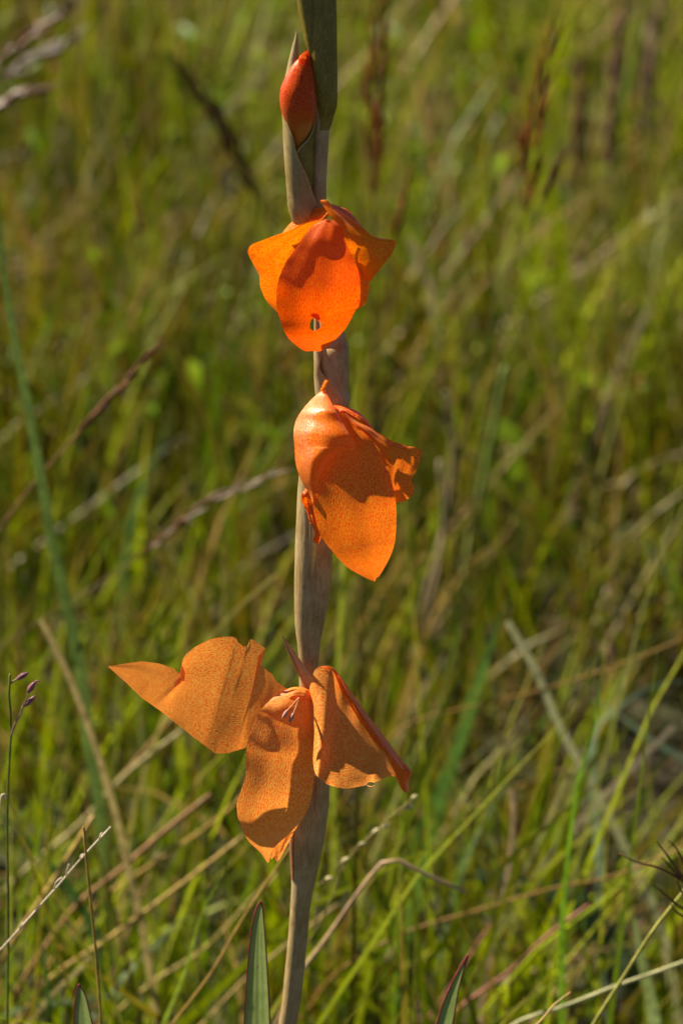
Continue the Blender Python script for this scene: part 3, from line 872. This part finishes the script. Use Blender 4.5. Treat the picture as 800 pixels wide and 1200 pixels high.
# red-edged sword leaves
def sword_leaf(label, left, right, d, ribs=4):
    """stiff folded leaf; left and right edges in photo pixels from below the frame up to the tip"""
    n, m_ = 40, 17
    L, R = catmull(left, n), catmull(right, n)
    top = np.array([S(*(0.5 * (L[0] + R[0])), d)])
    Vs, uv = [], []
    for j in range(n):
        for i in range(m_):
            u = i / (m_ - 1)
            q = L[j] * (1 - u) + R[j] * u
            wpx = np.linalg.norm(R[j] - L[j])
            rel = math.sin(u * math.pi * ribs * 2) * 0.012 * wpx + math.sin(u * math.pi) * 0.10 * wpx
            Vs.append(S(q[0], q[1], d + rel))
            uv.append((u, j * 1.2))
    # carry the foot down into the ground
    foot = []
    b = [Vs[i] for i in range(m_)]
    c0 = sum(b, Vector()) / m_
    steps = 14
    for k in range(steps, 0, -1):
        f = k / steps
        for i in range(m_):
            p = b[i].copy()
            p = c0.lerp(p, 1 - 0.45 * f)
            p.z = p.z * (1 - f) - 0.01 * f
            p.x += 0.02 * f * f
            foot.append(p)
    Vs = foot + Vs
    uv = [(i / (m_ - 1), -k * 1.2) for k in range(steps, 0, -1) for i in range(m_)] + uv
    rows = n + steps
    F = [(j * m_ + i, j * m_ + i + 1, (j + 1) * m_ + i + 1, (j + 1) * m_ + i) for j in range(rows - 1) for i in range(m_ - 1)]
    root = empty('sword_leaf', (c0.x + 0.02, c0.y, 0), label, 'leaf', 'red-edged sword leaves')
    mesh_obj('blade', Vs, F, M_SWORD, root, uvs=uv)
    for i in (0, m_ - 1):
        E = np.array([tuple(Vs[j * m_ + i]) for j in range(rows)])
        tube_obj('margin', E, 0.00022 * np.linspace(1, 1, rows), M_MARGIN, root, 5)
    return root


sword_leaf('grey-green sword leaf with a brown nick beside the foot of the stem',
           [(284, 1240), (286, 1200), (288, 1164), (291.5, 1117), (295, 1088), (299, 1069), (305, 1056)],
           [(318, 1240), (316.5, 1200), (313.3, 1138), (310.7, 1098), (308, 1067), (305.8, 1056)], 22)
sword_leaf('small dark green leaf tip with a crimson edge below the white dry twig',
           [(85, 1240), (86.7, 1200), (88, 1179), (90, 1163), (92.3, 1153.5)],
           [(118, 1240), (108.4, 1199), (101, 1168), (95.5, 1158), (92.8, 1153.5)], 15, 2)
sword_leaf('slanting folded green leaf tip with a crimson edge near the red-brown stalks',
           [(497, 1240), (511, 1200), (520, 1172.5), (534, 1142.5), (547.6, 1119)],
           [(520, 1240), (530, 1200), (536, 1165), (542, 1140), (548.2, 1119)], 10, 1)

# ------------------------------------------------------------------ the gladiolus
foot = S(330, 1230, 0)
plant = empty('gladiolus_plant', (foot.x, foot.y, 0), 'tall gladiolus spike with three orange blooms and one red bud', 'flower')


def ring_loft(name, rows, mat, parent, sides=28, closed=True):
    """tube through rows (py, cx, half width px, depth factor, d)"""
    A = np.array(rows, dtype=float)
    A = catmull(A, 70)
    V, uv = [], []
    L = 0
    for j, (py, cx, rx, ry, d) in enumerate(A):
        c = S(cx, py, d)
        for i in range(sides + 1):
            ph = i / sides * math.tau
            V.append(c + Vector((math.sin(ph) * rx * PX, math.cos(ph) * rx * ry * PX, 0)))
            uv.append((i / sides, py * 0.225))
    k = sides + 1
    F = [(j * k + i, j * k + i + 1, (j + 1) * k + i + 1, (j + 1) * k + i) for j in range(len(A) - 1) for i in range(sides)]
    return mesh_obj(name, V, F, mat, parent, uvs=uv)


gz = S(330, 1230).z
stem_rows = [(-330, 372, 3, 1, 0), (-200, 372, 8, 1, 0), (-90, 373, 11, 1, 0), (0, 375, 12, 1, 0), (100, 377, 11.5, 1, 0), (150, 376.5, 9.5, 1, 0), (200, 374, 8.5, 1, 0), (250, 373, 9, 1, 0),
             (320, 379, 8.5, 1, -3), (370, 384, 10, 1, -3), (402, 387.5, 16, 1, -2), (440, 389, 17, 1, 0), (475, 389, 18, 1, 0), (520, 384, 16, 1, 0), (570, 374, 14, 1, 0), (640, 369, 14, 1, 0), (700, 365, 13, 1, 0),
             (750, 362, 12, 1, 0), (785, 361.3, 11, 1, 0), (830, 362, 12, 1, -2), (880, 367, 17, 1, -3), (920, 369, 19, 1, -2), (960, 364.5, 19.5, 1, -1), (1000, 361, 17.2, 1, 0), (1030, 356.5, 14, 1, 0),
             (1060, 352, 12.3, 1, 0), (1100, 349, 12, 1, 0), (1150, 344, 12, 1, 0), (1200, 339, 11.5, 1, 0), (1240, 335, 11.5, 1, 0)]
ground_py = 1240 + (S(335, 1240).z + 0.01) / (PX / math.cos(PITCH))
for f in (0.33, 0.66, 1.0):
    stem_rows.append((1240 + (ground_py - 1240) * f, 335 - 10 * f, 11.5 + 2 * f, 1, 0))
ring_loft('stem', stem_rows, M_STEM, plant)


def bract(rows, mat, label=None, sides=26, n=60):
    """sheathing bract: rows (py, cx, rx, ry px, phi left, phi right in degrees (0 faces the viewer, -90 left), d)"""
    A = catmull(np.array(rows, dtype=float), n)
    V, uv = [], []
    for py, cx, rx, ry, a0, a1, d in A:
        c = S(cx, py, d)
        for i in range(sides + 1):
            u = i / sides
            ph = rad(a0 + (a1 - a0) * u)
            V.append(c + Vector((math.sin(ph) * rx * PX, -math.cos(ph) * ry * PX, 0)))
            uv.append((u, py * 0.225))
    k = sides + 1
    F = [(j * k + i, j * k + i + 1, (j + 1) * k + i + 1, (j + 1) * k + i) for j in range(n - 1) for i in range(sides)]
    return tag(mesh_obj('bract', V, F, mat, plant, uvs=uv), label)


# upper sheath that fills the top of the frame, its node at py 137
bract([(-150, 372, 9, 9, -150, 60, 2), (-60, 377, 15, 15, -120, 150, 2), (0, 378, 15.3, 15.5, -88, 170, 2), (40, 377.5, 16.4, 16.5, -88, 190, 2), (90, 379, 15.6, 15.5, -95, 195, 2),
       (122, 382, 12.5, 13, -110, 200, 1), (136, 379.5, 11.2, 11, -130, 210, 0), (150, 377.5, 9.8, 9.9, -150, 205, 0)], M_BRACTG, 'olive sheath wrapping the top of the stem')
bract([(-160, 350, 5, 5, -140, 20, 4), (-80, 356, 12, 12, -160, 60, 4), (0, 360, 11.5, 12, -190, 90, 3), (30, 363, 9, 12, -190, 90, 3), (60, 366.5, 7.5, 11, -190, 90, 2), (100, 372, 7, 9, -190, 90, 0)], M_BRACTG)
# outer bract of the bud, with its pale lit keel and pointed tip
bract([(37, 348, 0.8, 1, -110, 110, 2), (52, 346.5, 3.4, 4, -110, 110, 2), (66, 345, 5.4, 6, -120, 80, 2), (80, 344, 7.5, 8, -150, 0, 2), (100, 346, 13, 14, -185, -75, 4), (125, 349, 18, 17, -190, -72, 5), (150, 350.5, 18.5, 17, -195, -28, 5),
       (173, 351, 18.2, 17, -195, -10, 5), (200, 352.5, 17.8, 17, -195, 22, 5), (225, 353.5, 17, 16, -195, 52, 4), (245, 355.5, 17, 16, -195, 95, 3), (270, 362, 15, 13, -195, 150, 1), (300, 374, 11, 10, -195, 160, -2)], M_BRACT)
# inner bract
bract([(58, 361.8, 1.2, 1.2, 0, 120, 0), (80, 364.5, 3, 4, 0, 150, 0), (110, 366, 6, 8, 20, 200, 1), (125, 362, 11, 11, 60, 230, 3), (143, 356, 15, 14, 52, 230, 4), (158, 354, 15.5, 14, 28, 230, 4), (172, 352, 16, 14, -12, 230, 4),
       (200, 352.5, 15.5, 14, -60, 230, 3.5), (230, 353.5, 13, 12, -90, 200, 2), (260, 358, 12, 12, -90, 180, 1)], M_BRACTG)
# bracts around the middle bloom
bract([(372, 371, 3, 4, -90, 60, 10), (412, 374, 6.5, 9, -100, 20, 12), (428, 376.5, 8.5, 12, -120, -10, 12), (445, 383, 15, 17, -130, 30, 4), (475, 386.5, 17, 18.4, -150, 60, 2), (510, 378, 19, 18.5, -190, 110, 2), (560, 370, 20, 19, -190, 160, 1), (610, 368, 21, 19, -190, 170, 1),
       (660, 367, 22, 19.5, -190, 170, 1), (705, 364.8, 20.3, 18, -190, 170, 1), (735, 362.3, 16.8, 16, -190, 170, 0), (758, 361.7, 13.2, 13.5, -190, 170, 0), (790, 361.3, 11.1, 11.3, -190, 170, 0)], M_STEM)
bract([(400, 379, 3, 6, -60, 60, 16), (412, 380, 5, 9, -70, 40, 12), (430, 384, 11, 14, -60, 60, 7), (460, 389.5, 19.5, 19.5, -45, 190, 2), (475, 389.5, 19.3, 19.3, -60, 200, 2), (410 + 130, 385, 17, 17, -80, 200, 0)], M_STEM)
bract([(385, 396, 6, 8, -20, 190, -4), (398, 393, 13, 13, -40, 200, -2), (410, 390.5, 18, 18.5, -40, 200, 0), (440, 390, 19, 19, -45, 200, 0.6), (480, 389.6, 18.6, 18.6, -90, 200, 0.4)], M_STEM)
bract([(590, 366, 4, 6, -40, 30, 20), (625, 366.5, 8, 10, -30, 25, 15), (660, 367, 9, 13, -20, 20, 9.5), (690, 367.5, 12, 15, -8, 6, 6)], M_BRACT)
# bracts around the lowest bloom
bract([(744, 330.3, 0.7, 1, -80, 60, 24), (760, 339, 3.6, 4, -80, 80, 22), (780, 350.5, 6.5, 6, -80, 80, 20), (800, 361, 7.5, 8, -90, 90, 15), (830, 364, 8, 10, -100, 100, 10), (860, 365, 9, 10, -100, 100, 8)], M_BRACTR, 'reddish pointed bract standing out from the stem')
bract([(860, 360, 13, 14, -170, 100, 4), (900, 361, 17, 17, -180, 120, 3), (940, 357, 17, 18, -180, 150, 3), (985, 357, 18.4, 18, -185, 160, 1.5), (1010, 357, 16.8, 17, -190, 160, 1), (1040, 354.5, 13.9, 14, -190, 160, 0.5), (1062, 352, 12.5, 12.6, -190, 160, 0)], M_STEM)
bract([(960, 347, 8, 8, -120, -20, 8), (985, 346, 7.6, 8, -110, -25, 8), (1005, 346, 6.5, 7, -105, -30, 7), (1030, 346, 5, 6, -100, -40, 6)], M_BRACTR)
bract([(885, 371.5, 3, 4, -80, 60, 22), (912, 370.5, 2.2, 3.0, -80, 60, 21), (930, 369.5, 1.7, 2.4, -80, 60, 19.5), (952, 368.6, 0.5, 1, -80, 60, 18)], M_BRACTR)


# ---- tepals
def tepal(parent, L, R, dL, dR, B, mat, label=None, nv=84, nu=44, vein='v', lin=False, ruffle=1.0, seed=0, holes=(), dmid=None, name='tepal', cup=0.0):
    """petal surface between edge L and edge R (photo pixels, base to tip), d = pixels towards the viewer, B = bulge of the middle"""
    lp, rp = catmull(L, nv, lin), catmull(R, nv, lin and len(R) > 2)
    a, b, bl = keys(dL, nv), keys(dR, nv), keys(B, nv)
    rs = np.random.default_rng(seed + 100)
    ph = rs.uniform(0, 6.28, 6)
    V, uv, pix = [], [], []
    wmax = np.linalg.norm(rp - lp, axis=1).max() * 0.225
    mid = 0.5 * (lp + rp)
    ln = np.linalg.norm(np.diff(mid, axis=0), axis=1).sum() * 0.225
    for j in range(nv):
        v = j / (nv - 1)
        for i in range(nu):
            u = 2 * i / (nu - 1) - 1
            f = (u + 1) / 2
            q = lp[j] * (1 - f) + rp[j] * f
            d = a[j] * (1 - f) + b[j] * f + bl[j] * (1 - u * u)
            e = abs(u) ** 4
            env = math.sin(math.pi * min(1, v * 1.02)) ** 0.5
            d += ruffle * e * env * (1.6 * math.sin(v * 17 + ph[0] + (2 if u > 0 else 0)) + 0.9 * math.sin(v * 37 + ph[1]))
            d += ruffle * env * (1.0 * math.sin(u * 3.1 + v * 5 + ph[2]) + 0.5 * math.sin(u * 8.5 + ph[3] + v * 3))
            V.append(S(q[0], q[1], d))
            pix.append((q[0], q[1]))
            if vein == 'v':
                uv.append((u * wmax * 0.5 * (0.75 + 0.25 * v) / (0.35 + 0.65 * env) * 0.9, v * ln))
            else:
                uv.append((v * ln, u * wmax * 0.5))
    F = []
    for j in range(nv - 1):
        for i in range(nu - 1):
            F.append((j * nu + i, j * nu + i + 1, (j + 1) * nu + i + 1, (j + 1) * nu + i))
    if holes:
        pa = np.array(pix)
        dead = np.zeros(len(pa), bool)
        for (hx, hy, ha, hb) in holes:
            an = np.arctan2(pa[:, 1] - hy, pa[:, 0] - hx)
            rr = np.sqrt(((pa[:, 0] - hx) / ha) ** 2 + ((pa[:, 1] - hy) / hb) ** 2)
            dead |= rr < 1 + 0.10 * np.sin(an * 3 + 1)
        F = [f for f in F if not any(dead[k] for k in f)]
    o = mesh_obj(name, V, F, mat, parent, uvs=uv)
    return tag(o, label)


def flower_tube(label, pts, r0, r1, mat):
    """perianth tube; the tepals are its children"""
    C = catmull([tuple(S(*p)) for p in pts], 24)
    r = np.linspace(r0, r1, 24) * PX
    V, F = tube_geo(C, r, 18)
    F = F[:-1]
    uv = [((k % 18) * 1.0, (k // 18) * 0.5) for k in range(len(V))]
    return tag(mesh_obj('flower', V, F, mat, plant, uvs=uv), label)


def stamen(parent, pts, r=1.4, an=3.2):
    C = catmull([tuple(S(*p)) for p in pts], 20)
    tube_obj('filament', C, r * PX, M_FIL, parent, 6)
    V, F = tube_geo(C[13:], an * PX * np.array([0.3, 0.8, 1, 1, 1, 0.8, 0.3]), 8)
    mesh_obj('anther', V, F, M_ANTHER, parent)


# ---- bud
bud_rows = [(58.5, 361.3, 0.6), (63, 359.8, 2.4), (68, 357.8, 5.2), (76, 355.2, 9.8), (90, 352.6, 15), (103, 350.5, 18.4), (116, 350.5, 19.5), (130, 351.5, 18.6), (145, 352, 14.5), (160, 351, 9), (173, 349, 4), (185, 350, 3)]
A = catmull(np.array(bud_rows), 60)
V, uv = [], []
for j, (py, cx, rx) in enumerate(A):
    c = S(cx, py, 9)
    for i in range(33):
        ph = i / 32 * math.tau
        rr = rx * (1 + 0.035 * math.sin(3 * ph + py * 0.03)) * PX
        V.append(c + Vector((math.sin(ph) * rr, -math.cos(ph) * rr * 0.92, 0)))
        uv.append((ph * rx * 0.225, py * 0.225))
F = [(j * 33 + i, j * 33 + i + 1, (j + 1) * 33 + i + 1, (j + 1) * 33 + i) for j in range(59) for i in range(32)]
bud = tag(mesh_obj('flower_bud', V, F, M_BUDLOW, plant, uvs=uv), 'closed red bud in its green bract')


def bud_tepal(a0f, a1f, grow, y0, y1):
    V, uv = [], []
    B = [r for r in A if y0 <= r[0] <= y1]
    n = len(B)
    for j, (py, cx, rx) in enumerate(B):
        t = j / (n - 1)
        c = S(cx, py, 9)
        a0, a1 = a0f(t), a1f(t)
        for i in range(21):
            u = i / 20
            ph = rad(a0 + (a1 - a0) * u)
            rr = (rx * (1 + 0.02 * math.sin(3 * ph)) + grow * (0.5 + math.sin(u * math.pi)) + 0.5) * PX
            V.append(c + Vector((math.sin(ph) * rr, -math.cos(ph) * rr * 0.92, 0)))
            uv.append((ph * rx * 0.225, py * 0.225))
    F = [(j * 21 + i, j * 21 + i + 1, (j + 1) * 21 + i + 1, (j + 1) * 21 + i) for j in range(n - 1) for i in range(20)]
    mesh_obj('tepal', V, F, M_BUD, bud, uvs=uv)


bud_tepal(lambda t: -190 + 40 * t, lambda t: 62 - 92 * t ** 2.2, 0.9, 60, 158)
bud_tepal(lambda t: 30 + 25 * t, lambda t: 215, 0.3, 63, 150)
bud_tepal(lambda t: -20 - 10 * t, lambda t: 75 - 25 * t, 0.2, 66, 140)
tepal(bud, [(349, 75), (350, 68), (355, 62), (361, 58)], [(355, 76), (357, 72), (360, 66), (362, 59)], [16, 17, 14, 9], [20, 20, 15, 9], [1.5, 1.5, 1, 0], M_TOP, 'orange folded tip of the bud', 24, 12, ruffle=0.3)

# ---- top bloom
f1 = flower_tube('vivid orange top bloom with a bitten hole', [(383, 300, 6), (384, 288, 14), (384, 278, 24), (384, 272, 40)], 7, 9, M_TOP)
tepal(f1, [(382, 257), (364.5, 267), (348.7, 288), (334, 309), (325, 333), (324, 356), (327, 371), (335.6, 393), (348.7, 406), (358, 411.5), (364, 411)],
      [(386, 257), (398.6, 264.6), (404, 280), (411.7, 299), (419.6, 317), (422, 336), (421, 356), (416, 364), (406, 383), (393, 398), (382, 408), (374, 411.8)],
      [60, 76, 78, 70, 54], [58, 70, 72, 66, 54], [2, 7, 9, 10, 8, 3], M_TOP, 'broad hood petal with a bitten hole', 120, 90, seed=1, holes=[(369.3, 380.5, 6.0, 6.3)], ruffle=0.8)
tepal(f1, [(364, 370), (365, 368), (367, 367)], [(374, 377), (375, 373), (373, 368)], [79, 81, 81], [77, 79, 80], [2, 2, 1], M_TOP, 'curled flap of the bitten hole', 12, 10, ruffle=0.2, name='torn_flap')
tepal(f1, [(388, 250), (376, 262), (360, 280), (345, 305), (338, 330), (336, 352), (338, 368)],
      [(385, 246), (375, 257), (356, 261), (336, 271), (322, 276), (304, 283), (294, 287.5), (290.5, 296), (297, 310), (303.6, 322), (305, 336), (312, 352), (325, 366)],
      [40, 22, 8, 4, 6], [38, 28, 24, 26, 24, 18], [1, -1, -2, -2, 0], M_SIDE, vein='u', seed=2, ruffle=0.7)
tepal(f1, [(389, 247), (372, 258), (352, 266), (331, 274)], [(389.5, 244.5), (380, 243), (364, 246), (349, 254), (338, 264), (330, 274)], [34, 22, 14, 10], [26, 12, 8, 2, 0], [2, 3, 3, 1], M_MID, seed=3, nv=50, nu=24)
tepal(f1, [(375, 236), (382, 246), (390, 258), (398, 270), (405, 290), (414, 312), (424, 325)],
      [(376, 234.5), (383, 234.5), (391, 242), (401, 249), (420, 262), (433, 274), (444, 279), (460, 281), (463.5, 285), (458, 299), (446, 314.5), (433, 331)],
      [40, 50, 54, 50, 46], [36, 38, 52, 60, 54], [1, 1, 1, 1, 0], M_SIDE, vein='u', seed=4, ruffle=0.8)
tepal(f1, [(386, 242), (400, 252), (424, 268)], [(389, 239), (409, 247), (422, 263)], [10, 10, 10], [4, 2, 4], [4, 5, 3], M_DRY, 'dark red back petal edge', 34, 16, seed=5)
tepal(f1, [(404, 300), (408, 320), (412, 340), (410, 362)], [(426, 318), (432, 332), (431.5, 345), (427, 357), (418, 363)], [54, 52, 50, 50], [48, 46, 46, 48], [2, 2, 2, 1], M_SIDE, vein='u', seed=6, nv=40, nu=24)

# ---- middle bloom
f2 = flower_tube('orange middle bloom with a petal folded over it', [(384, 520, 8), (387, 508, 16), (392, 500, 26), (396, 497, 42)], 7, 9, M_MID)
tepal(f2, [(396, 484), (386, 505), (374, 535), (368, 565), (366, 586), (369, 606), (376, 628), (390, 647), (406, 664), (427, 676.5), (437.5, 681)],
      [(401, 484), (420, 501), (439, 520), (452, 540), (460, 570), (464, 592), (464, 620), (460, 645), (448, 669), (438.5, 681.5)],
      [58, 76, 82, 76, 62], [58, 72, 78, 72, 62], [2, 5, 6, 8, 7, 3], M_MID, 'broad hood petal tapering to a point', 120, 80, seed=11, ruffle=0.8)
tepal(f2, [(375, 459), (362, 471), (349, 488), (344, 505), (345, 526), (347, 546), (354, 565), (362, 578), (366, 590)],
      [(381, 457), (392, 479), (403, 498), (411, 512), (416, 523), (414, 528), (406, 527), (392, 534), (380, 548), (373, 565), (367, 588)],
      [36, 54, 68, 74, 76], [42, 80, 98, 98, 92, 84], [5, 16, 20, 16, 6], M_MID, 'petal folded forward and lit by the sun', 90, 50, seed=12, ruffle=0.45)
tepal(f2, [(374, 460), (376, 455), (379, 448), (381, 445)], [(380, 459), (381, 455), (384, 450), (386, 445.5)], [32, 32, 32, 32], [36, 36, 35, 34], [1, 1.5, 1.5, 0.5], M_SIDE, 'curled yellow-orange petal tip', 20, 10, ruffle=0.1, name='petal_tip')
tepal(f2, [(400, 486), (420, 502), (436, 520), (448, 542), (454, 565), (458, 590)],
      [(405, 484), (418, 494), (434, 501.5), (456, 515), (475, 522), (490, 525.5), (494, 534), (486.5, 553), (482, 563), (485.5, 569.5), (483, 580), (472, 588), (464, 588)],
      [58, 66, 70, 70, 66], [54, 58, 62, 64, 64], [1, 2, 2, 2, 0], M_MID, vein='u', seed=13, ruffle=0.9)
tepal(f2, [(390, 478), (405, 486), (420, 494), (438, 505)], [(391, 474.5), (406, 477), (423, 485), (437, 501)], [34, 44, 48, 46], [26, 30, 34, 42], [4, 6, 5, 2], M_DRY, 'dark red back petal edge', 40, 18, seed=14)
tepal(f2, [(358, 572), (352.5, 583), (357, 595), (361, 606), (364, 620), (366, 633), (370, 637)], [(364, 580), (368, 590), (369, 600), (371, 612), (374, 622), (376, 630), (373, 637)],
      [24, 25, 23, 24, 23], [28, 28, 27, 27, 24], [5, -2, 5, -2, 3], M_DRY, 'shrivelled red-orange scrap of petal', 50, 24, seed=15, ruffle=1.2)

# ---- lowest bloom, open and torn
f3 = flower_tube('faded orange lowest bloom with torn spreading petals', [(364, 850, 8), (358, 832, 16), (350, 826, 24), (344, 828, 30)], 10, 20, M_LOW)
tepal(f3, [(342, 807), (332, 810), (317, 820), (302, 837), (293, 858), (288.5, 882), (287, 912), (279, 935), (277.5, 948), (280, 962), (290, 984), (305, 999), (313, 1011)],
      [(352, 808), (364, 813), (366, 830), (365, 855), (369, 885), (367.5, 915), (363.5, 939), (356, 957), (341, 975), (321, 994), (314.5, 1011)],
      [34, 56, 72, 80, 76, 54], [34, 48, 58, 60, 56, 48], [2, 8, 6, 6, 7, 6, 2], M_LOW, 'broad hanging petal with a cupped throat', 120, 70, seed=21, ruffle=0.6)
tepal(f3, [(345, 809), (334, 806), (323, 797.5), (319, 790), (309, 783), (303, 776), (303.5, 768), (311.5, 760), (302, 753.5), (293.6, 748.5), (290, 757), (286, 758), (279, 753), (277, 748), (272, 746), (258, 746.5), (246, 749.5), (230, 757), (219, 765.5), (214.5, 772), (213.5, 779), (217, 788), (216.5, 798), (211, 800), (213, 792), (203, 783), (187, 777.5), (167, 775), (150, 777), (127, 781)],
      [(318, 850), (300, 866), (287, 876.5), (268, 882.5), (252.5, 883), (240, 874), (225, 862.5), (208, 849), (188, 833), (165, 817), (148, 800), (127, 781.5)],
      [32, 24, 20, 18, 16, 12], [32, 14, 2, 0, 4, 10], [2, 3, 2, 2, 3, 1], M_LOW, 'spreading petal with a ragged bitten edge', 300, 60, lin=True, seed=22, ruffle=0.6)
tepal(f3, [(366, 840), (362, 818), (364, 800), (368, 787), (374, 781.5), (383, 781), (391, 787), (403, 815), (427, 852), (452, 883), (465, 910)],
      [(365, 850), (366, 880), (369, 905), (380, 917), (392, 922), (405, 924), (425, 921), (440, 916.5), (455, 910), (465, 911)],
      [32, 32, 32, 36, 44, 56], [36, 76, 112, 116, 100, 60], [2, -2, -3, -3, -2, 0], M_LOW, 'wide side petal dusted with glints', 110, 60, seed=23, ruffle=1.2)
tepal(f3, [(376, 781.5), (386, 782.5), (392, 790), (404, 818), (428, 854), (452, 884.5), (463, 909), (470, 924), (475, 929)],
      [(377, 780.5), (386, 781), (395, 787), (411, 810), (431.5, 839), (452.5, 866), (470, 890), (482, 904), (479, 915), (479, 927)],
      [34, 35, 38, 44, 51, 58], [32, 28, 26, 30, 38, 50], [2, 4, 5, 5, 4, 2], M_DRY, 'rolled-back red-orange petal rim', 90, 20, seed=24, ruffle=0.8, vein='u', name='rolled_rim')
tepal(f3, [(312, 985), (314, 998), (318, 1007), (321, 1004), (324.5, 1010)], [(352, 962), (347, 970), (340, 984), (333, 997), (327.5, 1007)], [40, 40, 40, 40], [34, 34, 34, 36], [3, 3, 3, 1], M_LOW, 'yellow-edged petal behind the hanging petal', 40, 20, lin=True, seed=25)
tepal(f3, [(334, 812), (338, 807), (346, 805), (356, 806), (366, 810)], [(322, 830), (336, 820), (346, 817), (356, 818), (366, 824)], [30, 33, 34, 33, 30], [40, 46, 49, 47, 40], [3, 4, 4, 4, 3], M_LOW, 'ribbed red rim over the throat', 30, 16, seed=26, ruffle=0.4, vein='u')
stamen(f3, [(350, 818, 50), (343, 826, 66), (336, 834, 74), (331, 842, 78)], 1.2, 2.4)
stamen(f3, [(350, 818, 50), (347, 828, 66), (343, 838, 75), (339, 846, 79)], 1.2, 2.4)
# water drop hanging from the side petal
V, F = [], []
c = S(434, 919.5, 108)
for j in range(11):
    th = math.pi * j / 10
    for i in range(16):
        ph = math.tau * i / 16
        V.append(c + Vector((math.sin(th) * math.cos(ph) * 5.0 * PX, math.sin(th) * math.sin(ph) * 3.5 * PX, math.cos(th) * 3.0 * PX)))
F = [(j * 16 + i, (j + 1) * 16 + i, (j + 1) * 16 + (i + 1) % 16, j * 16 + (i + 1) % 16) for j in range(10) for i in range(16)]
tag(mesh_obj('water_drop', V, F, M_WATER, f3), 'clear water drop under the side petal')
